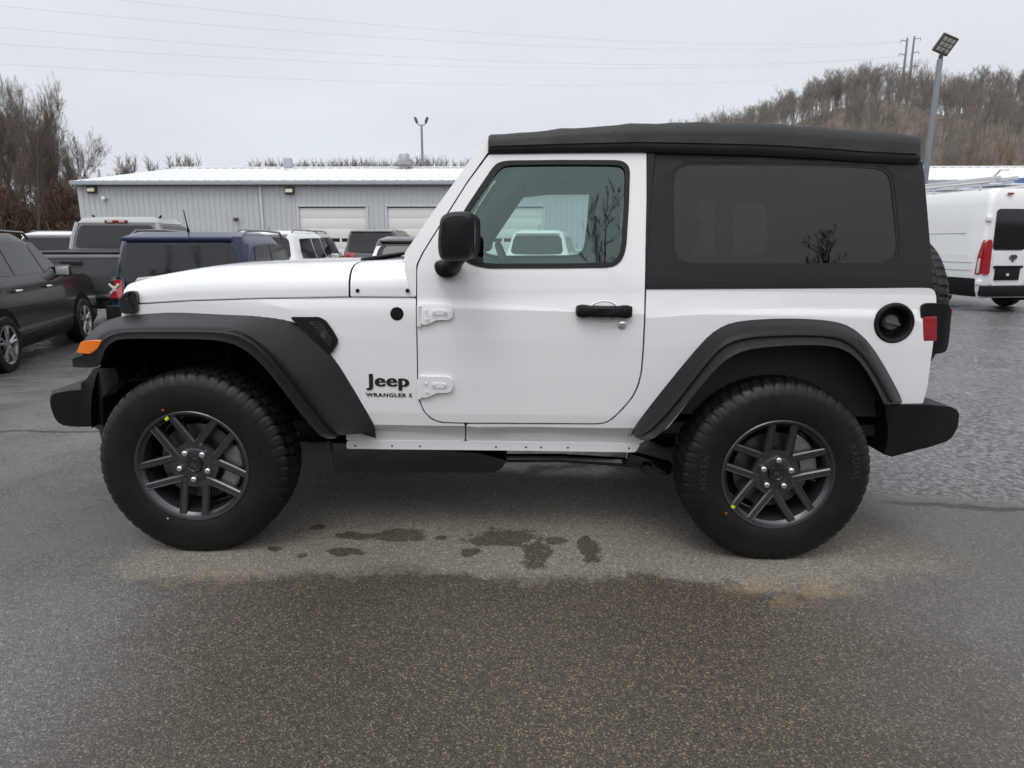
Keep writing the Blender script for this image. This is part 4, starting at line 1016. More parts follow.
# spare wheel on the tailgate
sp = wheel((XB + .235, .05, 1.0), False, R(20), 'spare_wheel'); sp.rotation_euler = (0, 0, R(90))
for o in kids(sp):
    if o.name.startswith(('brake', 'wheel_back')): bpy.data.objects.remove(o)
b = new(); box(b, (XB + .06, .05, 1.0), (.12, .25, .25), bev=.02); finish(b, 'spare_carrier', M_PLASTIC, CAR)

# ------------------------------------------------------------------ the long metal workshop building
M_SIDING = mat('grey_metal_siding', (0.485, 0.505, 0.525), 0.5, metal=0.0, var=0.10, vscale=0.6)
M_SIDING_D = mat('grey_metal_trim', (0.34, 0.36, 0.38), 0.5)
M_ROOF = mat('white_metal_roof', (0.72, 0.73, 0.74), 0.45, var=0.06, vscale=0.5)
M_DOOR = mat('cream_sectional_door', (0.71, 0.705, 0.69), 0.55, var=0.04, vscale=1)
M_BRONZE = mat('bronze_fixture', (0.06, 0.055, 0.05), 0.5)
M_GALV = mat('galvanised_steel', (0.34, 0.35, 0.36), 0.45, metal=0.5, var=0.15, vscale=6)
YB, EH, BX0, BX1, BD, RISE = 38.0, 4.50, -23.75, 46.0, 22.0, 1.75
ZG = -0.25
BYAW = R(-0.55)
def bl(x, y=0.0, z=0.0):     # building frame, slightly yawed
    return (BX0 + x * math.cos(BYAW) - y * math.sin(BYAW), YB + x * math.sin(BYAW) + y * math.cos(BYAW), ZG + z)
BLD = empty('workshop_building', bl(0), BYAW, 'long grey corrugated metal workshop with white roof and cream roll-up doors', 'building')
BL = BX1 - BX0; HH = EH - ZG
DOORS = []
for u0, u1 in ((300.8, 367.5), (388.5, 457)):
    d0 = W(u0, 230, YB).x - BX0; d1 = W(u1, 230, YB).x - BX0; DOORS.append((d0, d1))
st = DOORS[1][0] - DOORS[0][0]; wdt = DOORS[0][1] - DOORS[0][0]
DOORS += [(DOORS[1][0] + st * k * 1.0, DOORS[1][0] + st * k + wdt) for k in (1,)]
DH = W(330, 208.3, YB).z - ZG
b = new()
def rib_wall(b, x0, x1, z0, z1):
    """a corrugated sheet: trapezoid ribs every 0.3 m"""
    rows = []; x = x0; prof = []
    while x < x1 - .01:
        for dx, dy in ((0, 0), (.20, 0), (.225, -.035), (.275, -.035)):
            if x + dx < x1: prof.append((x + dx, dy))
        x += .30
    prof.append((x1, 0))
    loft(b, [[(px, dy, z) for px, dy in prof] for z in (z0, z1)])
edges = [0.0]
for d0, d1 in DOORS:
    rib_wall(b, edges[-1], d0 - .12, 0, HH); edges.append(d1 + .12); rib_wall(b, d0 - .12, d1 + .12, DH + .14, HH)
rib_wall(b, edges[-1], BL, 0, HH)
loft(b, [[(0, y, 0) for y in (0, BD)], [(0, 0, HH), (0, BD, HH)]]); loft(b, [[(BL, y, 0) for y in (0, BD)], [(BL, 0, HH), (BL, BD, HH)]])
f = [b.verts.new(p) for p in ((0, 0, HH), (0, BD, HH), (0, BD / 2, HH + RISE))]; b.faces.new(f)
f = [b.verts.new(p) for p in ((BL, 0, HH), (BL, BD, HH), (BL, BD / 2, HH + RISE))]; b.faces.new(f)
loft(b, [[(0, BD, 0), (BL, BD, 0)], [(0, BD, HH), (BL, BD, HH)]])
finish(b, 'wall', M_SIDING, BLD, 20)
b = new()
for s in (0, 1):
    prof = []; x = -.10
    while x < BL + .10:
        for dx, dz in ((0, 0), (.52, 0), (.545, .05), (.585, .05)): prof.append((x + dx, dz))
        x += .61
    prof = [p for p in prof if p[0] <= BL + .10]
    e0 = (-.30, HH - .02) if s == 0 else (BD + .30, HH - .02)
    loft(b, [[(px, e0[0], e0[1] + dz) for px, dz in prof], [(px, BD / 2, HH + RISE + dz) for px, dz in prof]])
box(b, (BL / 2, BD / 2, HH + RISE + .05), (BL + .2, .5, .09))
ro = finish(b, 'roof', M_ROOF, BLD, 20)
b = new(); top, bot = [], []
for x in np.arange(-.1, BL + .1, .61):
    for dx, dz in ((0, .0), (.02, -.10), (.36, -.10), (.38, .0)): top.append((float(x) + dx, BD / 2 - .26, HH + RISE + .03)); bot.append((float(x) + dx, BD / 2 - .27, HH + RISE + .025 + dz))
loft(b, [top, bot]); finish(b, 'ridge_closure', M_SIDING_D, ro)
b = new(); box(b, (BL / 2, -.33, HH - .12), (BL + .24, .16, .22), bev=.02); box(b, (BL / 2, -.06, HH - .26), (BL, .12, .05)); finish(b, 'gutter', M_SIDING_D, BLD)
b = new(); p = W(262.3, 200, YB); box(b, (p.x - BX0, -.09, HH / 2 - .1), (.11, .09, HH - .3), bev=.015); finish(b, 'downspout', mat('pale_downspout', (.52, .54, .56), .5), BLD)
for d0, d1 in DOORS:
    b = new(); rows = 6
    for k in range(rows):
        z0 = .02 + k * (DH / rows); box(b, ((d0 + d1) / 2, .06, z0 + DH / rows / 2), (d1 - d0, .05, DH / rows - .005), bev=.003)
    dd = finish(b, 'overhead_door', M_DOOR, BLD)
    zw = W(330, 240, YB).z - ZG
    for k in range(5):
        x = lerp(d0, d1, (k + .5) / 5); b = new(); box(b, (x, .028, zw), (.62, .02, .19), bev=.01); finish(b, 'window', M_CARGLASS, dd)
    b = new()
    for x in (d0 - .06, d1 + .06): box(b, (x, -.02, DH / 2 + .03), (.13, .10, DH + .06), bev=.01)
    box(b, ((d0 + d1) / 2, -.025, DH + .12), (d1 - d0 + .28, .11, .10), bev=.01)
    finish(b, 'door_frame', M_SIDING, BLD)
for u, v in ((93.5, 190), (291, 191)):
    p = W(u, v, YB); b = new(); rot = Matrix.Rotation(R(-20), 3, 'X')
    box(b, (p.x - BX0, -.14, p.z - ZG), (.50, .22, .34), rot, .04); lt = finish(b, 'wall_lamp', M_BRONZE, BLD)
    b = new(); box(b, (p.x - BX0, -.26, p.z - ZG - .0), (.38, .03, .20), rot, .01); finish(b, 'lens', mat('cream_lens', (.62, .58, .48), .3), lt)
for u, v, m_ in ((105.5, 198, M_ROOF), (237.5, 219, M_BRONZE)):
    p = W(u, v, YB); b = new(); box(b, (p.x - BX0, -.12, p.z - ZG), (.20, .24, .13), bev=.03); tube(b, [(p.x - BX0, -.1, p.z - ZG - .05), (p.x - BX0, -.30, p.z - ZG - .08)], .06, 10)
    finish(fix(b), 'security_camera', m_, BLD)
p = W(404, 160, YB + BD / 2 - .5); vx = p.x - BX0; b = new()
lathe(b, [(.26, -.35), (.26, .0), (.52, .04), (.54, .22), (.36, .27), (.35, .72), (.33, .75), (0, .76)], 24, axis='Z')
for v in b.verts: v.co += Vector((vx, BD / 2 - .8, HH + RISE + .1))
finish(fix(b), 'roof_ventilator', M_GALV, ro)
p = W(287, 163, YB + 9); b = new(); box(b, (p.x - BX0, 9, HH + RISE + .15), (.5, .5, .6), bev=.04); finish(b, 'roof_vent', M_SIDING_D, ro)
p = W(108, 174, YB + 5)
b = new(); tube(b, [(p.x - BX0, 4, HH + .5), (p.x - BX0, 4, HH + 1.0)], .07, 8); finish(fix(b), 'vent_pipe', M_SIDING_D, ro)

# ------------------------------------------------------------------ vehicle builder: rings at constant height
def ring_pts(xr, xf, w, rr, rf, bulr=0.0, bulf=0.0):
    pts = []
    def corner(cx, cy, r, a0, a1, n=5):
        for k in range(n):
            a = a0 + (a1 - a0) * k / (n - 1); pts.append((cx + math.cos(a) * r, cy + math.sin(a) * r))
    corner(xr + rr, -w + rr, rr, -PI / 2, -PI, 6); corner(xr + rr, w - rr, rr, PI, PI / 2, 6)
    for k in range(1, 8): pts.append((lerp(xr + rr, xf - rf, k / 8), w))
    corner(xf - rf, w - rf, rf, PI / 2, 0, 6); corner(xf - rf, -w + rf, rf, 0, -PI / 2, 6)
    for k in range(1, 8): pts.append((lerp(xf - rf, xr + rr, k / 8), -w))
    out = []
    for x, y in pts:
        t = 1 - (y / w) ** 2
        mid = (xr + xf) / 2
        if x < mid: x -= bulr * t
        else: x += bulf * t
        out.append((x, y))
    return out
def shell(levels, cap_bottom=True):
    """levels: (z, x_rear, x_front, half_width, rear_radius, front_radius, rear_bulge, front_bulge)"""
    b = new(); V = [[b.verts.new((x, y, l[0])) for x, y in ring_pts(*l[1:])] for l in levels]
    n = len(V[0])
    for i in range(len(V) - 1):
        for k in range(n): b.faces.new((V[i][k], V[i][(k + 1) % n], V[i + 1][(k + 1) % n], V[i + 1][k]))
    b.faces.new(V[-1]); b.faces.new(V[0][::-1]); bmesh.ops.recalc_face_normals(b, faces=b.faces[:])
    top = [f for f in b.faces if len(f.verts) > 10]
    for f in top: bmesh.ops.poke(b, faces=[f])
    return b
class Car:
    def __init__(self, name, levels, paint, label, group=None, cat='car'):
        self.lv = levels; self.root = empty(name, (0, 0, 0), 0, label, cat, group)
        self.body = finish(shell(levels), 'body', paint, self.root, 40)
    def at(self, k, z): return interp(z, [(l[0], l[k]) for l in self.lv])
    def side(self, name, m, poly, s=-1, off=.005, thick=.0, parent=None):
        bm = panel_bm(poly, lambda x, z: (x, s * (self.at(3, z) + off), z), thick, step=.15, bev=.003 if thick else 0, inward=Vector((0, -s, 0)))
        return finish(bm, name, m, parent or self.root, 50)
    def rx(self, y, z, off):
        w = self.at(3, z); rr = self.at(4, z); x = self.at(1, z) - self.at(6, z) * (1 - min(1, (y / w) ** 2))
        d = abs(y) - (w - rr)
        if d > 0: x += rr - math.sqrt(max(0, rr * rr - min(d, rr) ** 2))
        return x - off
    def rear(self, name, m, poly, off=.006, thick=.0, parent=None, bev=.004, step=.08):
        bm = panel_bm(poly, lambda y, z: (self.rx(y, z, off), y, z), thick, step=step, bev=bev if thick else 0, inward=Vector((1, 0, 0)))
        return finish(bm, name, m, parent or self.root, 50)
    def wheels(self, xs, r, w, tw=.22, rimm=None, parent=None):
        for x in xs:
            for s in (-1, 1):
                e_ = bpy.data.objects.new('wheel', None); COL.objects.link(e_); e_.parent = self.root; e_.location = (x, s * w, r)
                if s > 0: e_.rotation_euler = (0, 0, PI)
                b = new(); lathe(b, [(r * .66, -tw * .45), (r * .8, -tw * .52), (r * .95, -tw * .47), (r, -tw * .36), (r, tw * .36), (r * .95, tw * .47), (r * .66, tw * .45)], 40); finish(fix(b), 'tyre', M_TYRE, e_)
                b = new(); lathe(b, [(r * .58, -tw * .15), (r * .62, -tw * .46), (r * .68, -tw * .50), (r * .68, -tw * .44)], 40); disc(b, r * .6, -tw * .10, 32, 1); lathe(b, [(0, -tw * .46), (r * .16, -tw * .45), (r * .18, -tw * .2)], 20)
                for k in range(5):
                    for q in (-.16, .16):
                        a = 2 * PI * k / 5 + .3 + q; a2 = 2 * PI * k / 5 + .3 + q * .55
                        tube(b, [(math.cos(a2) * r * .12, -tw * .40, math.sin(a2) * r * .12), (math.cos(a) * r * .62, -tw * .44, math.sin(a) * r * .62)], [r * .06, r * .045], 6)
                finish(fix(b), 'rim', [rimm or M_ALLOY, M_RIM_D], e_, 40)
    def arches(self, xs, r, zc):
        for x in xs:
            for s in (-1, 1):
                out = [(x + math.cos(a) * r * 1.22, zc + math.sin(a) * r * 1.22) for a in [PI * k / 20 for k in range(21)]] + [(x + r * 1.22, .20), (x - r * 1.22, .20)]
                self.side('wheel_arch', M_PLASTIC_D, out[::-1], s, .004)
    def place(self, x, y, heading):     # heading: degrees from straight away (+y), positive to the left
        self.root.location = (x, y, G(x, y)); self.root.rotation_euler = (0, 0, R(90 + heading)); return self
    def blob(self, name, m, c, s, bev=.02, rot=None, parent=None):
        b = new(); box(b, c, s, rot, bev); return finish(b, name, m, parent or self.root, 40)
M_ALLOY = mat('silver_alloy', (0.45, 0.45, 0.46), 0.3, metal=0.8)
M_NAVY = mat('navy_paint', (0.006, 0.0135, 0.055), 0.30, coat=0.35, spec=0.35)
M_BLACKP = mat('black_brown_paint', (0.008, 0.0065, 0.0065), 0.25, coat=0.25, spec=0.3)
M_GREYP = mat('graphite_paint', (0.085, 0.088, 0.093), 0.32, metal=0.3, coat=0.5)
M_SILVERP = mat('pale_silver_paint', (0.27, 0.28, 0.29), 0.3, metal=0.3, coat=1.0)
M_DGREYP = mat('dark_grey_paint', (0.03, 0.032, 0.036), 0.28, metal=0.3, coat=1.0)
M_WHITEC = mat('white_car_paint', (0.72, 0.73, 0.74), 0.3, coat=1.0)
M_PLATE = mat('plate_white', (0.6, 0.62, 0.64), 0.4)
def suv_levels(h=1.68, l=4.3, w=.90, hood=1.0, rake=.16, ws=0.0, gi=1.0):
    hl = l / 2
    return [(.22, -hl + .10, hl - .12, w - .08, .22, .3, .04, .05), (.34, -hl + .02, hl - .03, w - .02, .22, .32, .05, .08), (.55, -hl, hl, w, .20, .35, .05, .10),
            (.72, -hl + .02, hl - .02, w, .18, .35, .05, .10), (hood - .08, -hl + .05, hl - .10, w - .01, .16, .35, .05, .10), (hood, -hl + .07, hl - .35, w - .03, .15, .30, .05, .08),
            (hood + .05, -hl + .09, hl - 1.05 - ws * .7, w - .05, .15, .25, .05, .06), (hood + .28, -hl + .09 + rake * .5, hl - 1.35 - ws * .9, w - .05 - .08 * gi, .16, .25, .06, .06), (h - .16, -hl + .10 + rake, hl - 1.62 - ws * 1.1, w - .05 - .16 * gi, .17, .25, .06, .06),
            (h - .06, -hl + .12 + rake, hl - 1.75 - ws * 1.25, w - .05 - .21 * gi, .20, .28, .05, .05), (h, -hl + .30 + rake, hl - 1.95 - ws * 1.4, w - .09 - .29 * gi, .25, .30, .03, .03)]
def mirror_pod(c, x, z, m):
    for s in (-1, 1):
        b = new(); y = s * (c.at(3, z) + .10); box(b, (x, y, z), (.10, .22, .16), bev=.04); box(b, (x, s * (c.at(3, z) + .0), z - .05), (.05, .10, .05), bev=.01); mo_ = finish(b, 'mirror', m, c.root, 40)
        b = new(); box(b, (x - .051, y, z), (.006, .17, .12), bev=.002); finish(b, 'mirror_glass', M_LAMP_GREY, mo_)
def antenna(c, x, y, z, l=.30, lean=.10):
    b = new(); tube(b, [(x, y, z), (x - lean * .3, y, z + l * .3), (x - lean, y, z + l)], [.020, .008, .006], 8); finish(fix(b), 'antenna', M_RUBBER, c.root)
def rails(c, x0, x1, zf):
    for s in (-1, 1):
        b = new(); y = s * (c.at(3, c.lv[-2][0]) - .03)
        tube(b, [(x0, y, zf - .03), (x0 + .15, y, zf + .035), ((x0 + x1) / 2, y, zf + .05), (x1 - .15, y, zf + .03), (x1, y, zf - .05)], .018, 8); finish(fix(b), 'roof_rail', M_BLACKGLOSS, c.root)
def rear_glass(z0, z1, w0, w1, r=.07):
    return rnd([(-w0, z0), (w0, z0), (w1, z1), (-w1, z1)], r, 2)
def suv(name, paint, label, h, l, w, hood, rake, lamp=None, roof=None, group=None, ws=0.0, gi=1.0, fo=.85, ro=.78):
    c = Car(name, suv_levels(h, l, w, hood, rake, ws, gi), paint, label, group); hl = l / 2
    c.rear('rear_window', M_CARGLASS, rear_glass(hood + .10, h - .15, w - .12 - .08 * gi, w - .11 - .18 * gi), .006)
    zg0, zg1 = hood + .09, h - .17
    for s in (-1, 1):
        c.side('window', M_CARGLASS, [(-hl + .42 + rake, zg0 + .03), (-.55 - ws * .4, zg0), (-.60 - ws * .4, zg1), (-hl + .62 + rake, zg1 - .02)], s)
        c.side('window', M_CARGLASS, [(-.49 - ws * .4, zg0), (.36 - ws * .3, zg0), (.22 - ws * .3, zg1), (-.53 - ws * .4, zg1)], s)
        c.side('window', M_CARGLASS, [(.42 - ws * .3, zg0), (hl - 1.22 - ws * .8, zg0), (hl - 1.60 - ws * 1.15, zg1), (.28 - ws * .3, zg1)], s)
    c.blob('spoiler', roof or paint, (-hl + .18 + rake, 0, h - .09), (.30, (w - .13 - .19 * gi) * 2, .055), .026)
    c.blob('brake_light', M_RED, (-hl + .045 + rake, 0, h - .085), (.02, .38, .022), .004)
    c.rear('plate', M_PLATE, [(-.15, hood - .28), (.15, hood - .28), (.15, hood - .14), (-.15, hood - .14)], .012, .01)
    c.rear('bumper_cover', M_PLASTIC, rnd([(-w + .12, .26), (w - .12, .26), (w - .12, .46), (-w + .12, .46)], .04), .02, .03)
    c.wheels((-hl + ro, hl - fo), .35, w - .085); c.arches((-hl + ro, hl - fo), .35, .36)
    mirror_pod(c, hl - 1.45 - ws * .6, hood + .10, paint)
    return c
# --- navy SUV, tail towards the camera
y0 = 8.4; x0 = W(177, 290, y0).x
nv = suv('navy_suv', M_NAVY, 'navy blue SUV with red cross-marked tail lamps seen from behind', 1.70, 4.15, .90, .98, .08, gi=.55, ws=.40)
for s in (-1, 1):
    c = s * .775
    hs = nv.rear('tail_lamp', M_BLACKGLOSS, rnd([(c - .125, .86), (c + .125, .86), (c + .125, 1.145), (c - .125, 1.145)], .03), .02, .03)
    nv.rear('lens', M_RED, rnd([(c - .10, .89), (c + .10, .89), (c + .10, 1.115), (c - .10, 1.115)], .02), .028, .012, hs)
    b = new(); zc = 1.003; X0 = nv.rx(c, zc, .040)
    for a in (45, -45): box(b, (X0, c, zc), (.012, .17, .030), Matrix.Rotation(R(a), 3, 'X'), .004)
    box(b, (X0 - .004, c, zc), (.012, .05, .06), bev=.008); finish(b, 'cross_mark', M_LAMP_GREY, hs)
b = new(); tube(b, [(nv.rx(.02, 1.06, .03), .02, 1.08), (nv.rx(.3, 1.12, .03), -.38, 1.10)], [.016, .010], 8); finish(fix(b), 'wiper', M_RUBBER, nv.root)
antenna(nv, -1.60, -.02, 1.70, .27, .09); rails(nv, -1.6, .3, 1.68)
nv.place(x0 - .14, y0 + 2.07, 4)
# --- grey pickup truck: reflections on its one paint put into pale and dark tones
y0 = 11.65; x0 = W(107, 221, 13.4).x + .0
lv = [(.42, -2.85, 2.75, .92, .10, .3, .01, .06), (.60, -2.90, 2.85, .98, .08, .35, .01, .10), (1.00, -2.90, 2.88, 1.00, .08, .35, .01, .12), (1.28, -2.90, 2.80, .98, .08, .35, .01, .12), (1.36, -2.89, 2.70, .965, .08, .3, .01, .1),
      (1.38, -2.86, 2.6, .93, .08, .3, .01, .1), (1.39, -1.16, 1.2, .88, .10, .3, .02, .08), (1.64, -1.10, .95, .84, .12, .3, .03, .08), (1.94, -1.02, .55, .76, .14, .3, .03, .06), (2.01, -.92, .35, .70, .16, .3, .02, .04), (2.04, -.7, .15, .55, .2, .3, .02, .02)]
pk = Car('pickup_truck', lv, M_GREYP, 'grey pickup truck, cab roof coloured paler for wet sheen, seen from behind its tailgate', None, 'pickup truck')
pk.rear('rear_window', M_CARGLASS, rnd([(-.76, 1.45), (.76, 1.45), (.68, 1.88), (-.68, 1.88)], .05), .006)
pk.rear('window', glass('pale_slider', (.4, .45, .44)), [(.02, 1.49), (.30, 1.49), (.28, 1.76), (.02, 1.76)], .012) if False else None
b = new()
pk.blob('brake_light', M_RED, (-1.03, 0, 1.955), (.05, .42, .06), .012)
for s in (-.11, .11): pk.blob('lens', M_LAMP_GREY, (-1.057, s, 1.955), (.008, .10, .035), .002, None, kids(pk.root)[-1])
pk.rear('tailgate', M_GREYP, rnd([(-.80, .72), (.80, .72), (.80, 1.36), (-.80, 1.36)], .03), .012, .04)
pk.blob('tailgate_cap', M_BLACKGLOSS, (-2.88, 0, 1.385), (.10, 1.66, .05), .015)
pk.blob('tailgate_trim', M_SILVERP, (-2.925, 0, 1.325), (.02, 1.72, .055), .006)
pk.blob('handle', M_BLACKGLOSS, (-2.945, 0, 1.22), (.03, .34, .075), .02)
pk.blob('rear_bumper', M_CHROME, (-3.0, 0, .58), (.18, 1.9, .20), .04)
pk.blob('tonneau', M_PLASTIC, (-2.0, 0, 1.395), (1.65, 1.70, .04), .01)
for s in (-1, 1):
    pk.rear('tail_lamp', M_RED, rnd([(s * .90 - .07, .85), (s * .90 + .07, .85), (s * .90 + .07, 1.30), (s * .90 - .07, 1.30)], .02), .012, .03)
    for poly in ([(-.86, 1.45), (-.10, 1.45), (-.12, 1.89), (-.80, 1.89)], [(-.03, 1.45), (.82, 1.45), (.45, 1.89), (-.05, 1.89)]): pk.side('window', M_CARGLASS, poly, s)
    b = new(); tube(b, [(-.5, s * .6, 2.02), (-.5, s * .66, 2.09)], .02, 6); finish(fix(b), 'antenna', M_RUBBER, pk.root)
rf = [l for l in lv if l[0] >= 1.94]
rf = [(l[0] + (.012 if i else .0), l[1] - .012, l[2] + .01, l[3] + .012) + tuple(l[4:]) for i, l in enumerate(rf)]
finish(shell([(1.925,) + rf[0][1:]] + rf[1:]), 'cab_roof_sheen', M_SILVERP, pk.root, 40)  # paler shell: wet sky reflection on the grey roof put into colour
for s in (-1, 1):
    b = new(); tube(b, [(-1.12, s * .84, 1.42), (-1.07, s * .81, 1.64), (-.98, s * .735, 1.93)], .050, 8); finish(fix(b), 'cab_pillar', M_SILVERP, pk.root)
pk.wheels((-1.85, 1.75), .41, .80, .28); mirror_pod(pk, .85, 1.48, M_DGREYP)
pk.place(x0 - .02, y0 + 2.9, 7)
# --- black SUV at the left edge, side on
bk = suv('black_suv', M_BLACKP, 'shiny black SUV at the left edge showing its right side', 1.74, 4.85, .93, 1.06, .20, ws=.42, fo=1.0, ro=1.12)
for s in (-1, 1):
    for x in (-.80, .18):
        b = new(); y = s * (bk.at(3, .96) + .02); tube(b, [(x - .10, y, .965), (x - .06, y + s * .02, .97), (x + .06, y + s * .02, .97), (x + .10, y, .965)], .016, 8); finish(fix(b), 'handle', M_CHROME, bk.root)
    bk.side('rocker', M_PLASTIC, rnd([(-1.1, .24), (1.0, .24), (1.0, .40), (-1.1, .40)], .03), s, .010, .02)
    bk.side('side_moulding', M_GREYP, rnd([(-1.0, .46), (1.0, .46), (1.0, .50), (-1.0, .50)], .01), s, .012, .02)
rails(bk, -1.7, .5, 1.67)
bk.place(-7.38, 9.1, 15)
# --- other cars in the rows behind
c = suv('white_suv', M_WHITEC, 'white SUV with roof rails parked beyond the navy SUV', 1.82, 4.6, .95, 1.05, .15); rails(c, -1.8, .4, 1.80); antenna(c, -1.4, 0, 1.8, .12, .05); c.place(W(256, 230, 16.0).x, 16 + 2.3, 0)
c = suv('silver_suv', M_SILVERP, 'silver SUV showing its dark side windows just beyond the white SUV', 1.84, 4.7, .95, 1.05, .15); rails(c, -1.8, .4, 1.82); c.place(W(276, 230, 19.0).x, 19 + 2.3, 0)
c = suv('dark_suv', M_DGREYP, 'large dark grey SUV with low red tail lamps before the cream garage door', 1.96, 5.0, 1.0, 1.12, .18); antenna(c, -1.7, 0, 1.95, .10, .03)
for s in (-1, 1): c.rear('tail_lamp', M_RED, rnd([(s * .72 - .2, 1.02), (s * .72 + .2, 1.02), (s * .74 + .2, 1.20), (s * .74 - .2, 1.20)], .03), .014, .02)
c.place(W(370, 240, 22.5).x, 22.5 + 2.5, 0)
c = suv('black_topped_car', M_WHITEC, 'white crossover with black roof and hatch glimpsed behind the windscreen pillar', 1.66, 4.3, .90, 1.0, .20, roof=M_BLACKGLOSS)
lvr = [l for l in suv_levels(1.66, 4.3, .90, 1.0, .20) if l[0] >= 1.45]; finish(shell([(l[0] + .006, l[1] - .012, l[2] + .01, l[3] + .010) + tuple(l[4:]) for l in lvr]), 'black_roof', M_BLACKGLOSS, c.root, 40)
for s in (-1, 1): c.rear('tail_lamp', M_RED, rnd([(s * .80 - .055, .85), (s * .80 + .055, .85), (s * .74 + .055, 1.22), (s * .74 - .055, 1.22)], .02), .014, .02)
b = new(); tube(b, [(c.rx(0, 1.1, .03), .0, 1.08), (c.rx(.3, 1.3, .03), -.42, 1.22)], .014, 8); finish(fix(b), 'wiper', M_RUBBER, c.root)
c.place(W(357, 250, 12.5).x + .90, 12.5 + 2.15, 2)
c = suv('white_suv', M_WHITEC, 'white SUV with red lamp strip seen through the side windows of the white off-road car', 1.84, 4.6, .97, 1.08, .15); antenna(c, -1.6, 0, 1.82, .18, .03)
c.rear('tail_lamp', M_RED, rnd([(-.86, .98), (.86, .98), (.86, 1.09), (-.86, 1.09)], .02), .014, .02)
c.place(W(549, 240, 19.5).x, 19.5 + 2.3, -9)
c = suv('white_suv', M_WHITEC, 'white SUV partly hidden between the black SUV and the pickup truck', 1.82, 4.6, .95, 1.05, .12); rails(c, -1.8, .4, 1.80); antenna(c, -1.5, .2, 1.8, .12, .05); c.place(W(42, 240, 17.5).x, 17.5 + 2.3, 0)

# --- white cargo van on the right, with a ladder rack
YV = 14.0; pv = W(983.0, 250, YV)
lv = [(.30, -2.95, 2.95, .93, .10, .4, .01, .1), (.46, -3.0, 3.0, 1.0, .09, .4, .02, .12), (.80, -3.0, 3.02, 1.03, .09, .4, .02, .15), (1.15, -2.99, 2.85, 1.03, .09, .4, .02, .15), (1.30, -2.985, 2.60, 1.02, .09, .4, .02, .15),
      (1.75, -2.96, 2.1, .995, .09, .35, .02, .12), (2.20, -2.93, 1.65, .955, .10, .35, .02, .1), (2.42, -2.91, 1.35, .92, .12, .3, .02, .08), (2.50, -2.87, 1.2, .86, .14, .3, .02, .06), (2.53, -2.75, 1.0, .72, .2, .3, .01, .03)]
vn = Car('cargo_van', lv, M_WHITEC, 'white high-roof cargo van with dark rear glass and ladder rack', None, 'van')
for s in (-1, 1):
    vn.side('lower_cladding', M_PLASTIC, rnd([(-2.88, .32), (2.6, .32), (2.6, .70), (-2.88, .70)], .03), s, .010, .02)
    for z in (1.02, .86, 1.62): 
        b = new(); box(b, (-.3, s * (vn.at(3, z) + .002), z), (4.9 if z < 1.5 else 4.3, .012, .014), bev=.003); finish(b, 'body_line', M_SIDING_D, vn.root)
    tlp = rnd([(s * .92 - .07, .78), (s * .92 + .09, .78), (s * .92 + .08, 1.38), (s * .92 + .02, 1.50), (s * .92 - .06, 1.48)], .03)
    t = vn.rear('tail_lamp', M_RED, tlp, .03, .06)
    vn.side('tail_lamp_wrap', M_RED, rnd([(-2.985, .78), (-2.86, .78), (-2.88, 1.18), (-2.93, 1.44), (-2.97, 1.50)], .02), s, .012, .03, t)
    vn.side('clear_lens', M_LAMP_GREY, rnd([(-2.975, .82), (-2.90, .80), (-2.91, 1.10), (-2.965, 1.12)], .02), s, .016, .03, t)
    wn_ = vn.rear('window', M_CARGLASS, rnd([(s * .46 - .37, 1.28), (s * .46 + .37, 1.28), (s * .45 + .36, 2.10), (s * .45 - .36, 2.10)], .05), .008)
    dr = vn.rear('rear_door', M_WHITEC, rnd([(s * .46 - .42, .56), (s * .46 + .33, .56), (s * .46 + .33, 1.25), (s * .46 - .42, 1.25)], .03), .010, .03)
    vn.blob('plate_recess', M_PLASTIC, (vn.rx(s * .45, .82, .02), s * .45, .80), (.03, .56, .26), .02)
    vn.blob('handle', M_PLASTIC, (vn.rx(s * .45, .95, .03), s * .45, .94), (.05, .66, .05), .02)
    for z in (.62, 1.90): vn.blob('hinge', M_WHITEC, (-2.95, s * (vn.at(3, z) - .02), z), (.10, .10, .10), .02)
    vn.blob('marker_light', M_RED, (vn.rx(s * .3, 2.42, .02), s * .55, 2.40), (.04, .12, .04), .01)
vn.blob('plate', M_PLATE, (vn.rx(.40, .80, .045), .46, .78), (.008, .06, .05), .002)
# ram's-head mark on the near rear door
b = new(); X0 = vn.rx(.42, 1.12, .028)
for s in (-1, 1):
    pts = [(X0, .36 + s * .01, 1.17), (X0, .36 + s * .045, 1.175), (X0, .36 + s * .07, 1.14), (X0, .36 + s * .06, 1.10), (X0, .36 + s * .035, 1.10)]
    tube(b, pts, [.014, .018, .017, .013, .008], 8)
box(b, (X0, .36, 1.12), (.02, .045, .10), bev=.012); box(b, (X0, .36, 1.06), (.02, .03, .05), bev=.01)
finish(b, 'door_emblem', M_DGREYP, vn.root)
vn.blob('rear_bumper', M_PLASTIC, (-3.05, 0, .45), (.22, 1.98, .22), .04)
vn.blob('high_brake_light', M_RED, (vn.rx(0, 2.45, .02), 0, 2.44), (.05, .25, .05), .01)
b = new(); lathe(b, [(.10, -.10), (.34, -.11), (.36, -.05), (.36, .05), (.34, .11), (.10, .10)], 32, axis='Z'); 
for v in b.verts: v.co += Vector((-2.45, -.30, .34))
finish(fix(b), 'underslung_spare', M_TYRE, vn.root)
b = new()
for x in (-2.5, -1.2, .2):
    tube(b, [(x, -.86, 2.50), (x, -.86, 2.62), (x, .86, 2.62), (x, .86, 2.50)], .025, 8)
for s in (-.86, .86, .35): tube(b, [(-2.75, s, 2.64), (.5, s, 2.64)], .025, 8)
tube(b, [(-2.6, .80, 2.62), (-2.85, .78, 2.86), (-2.80, .55, 2.88)], .02, 8)
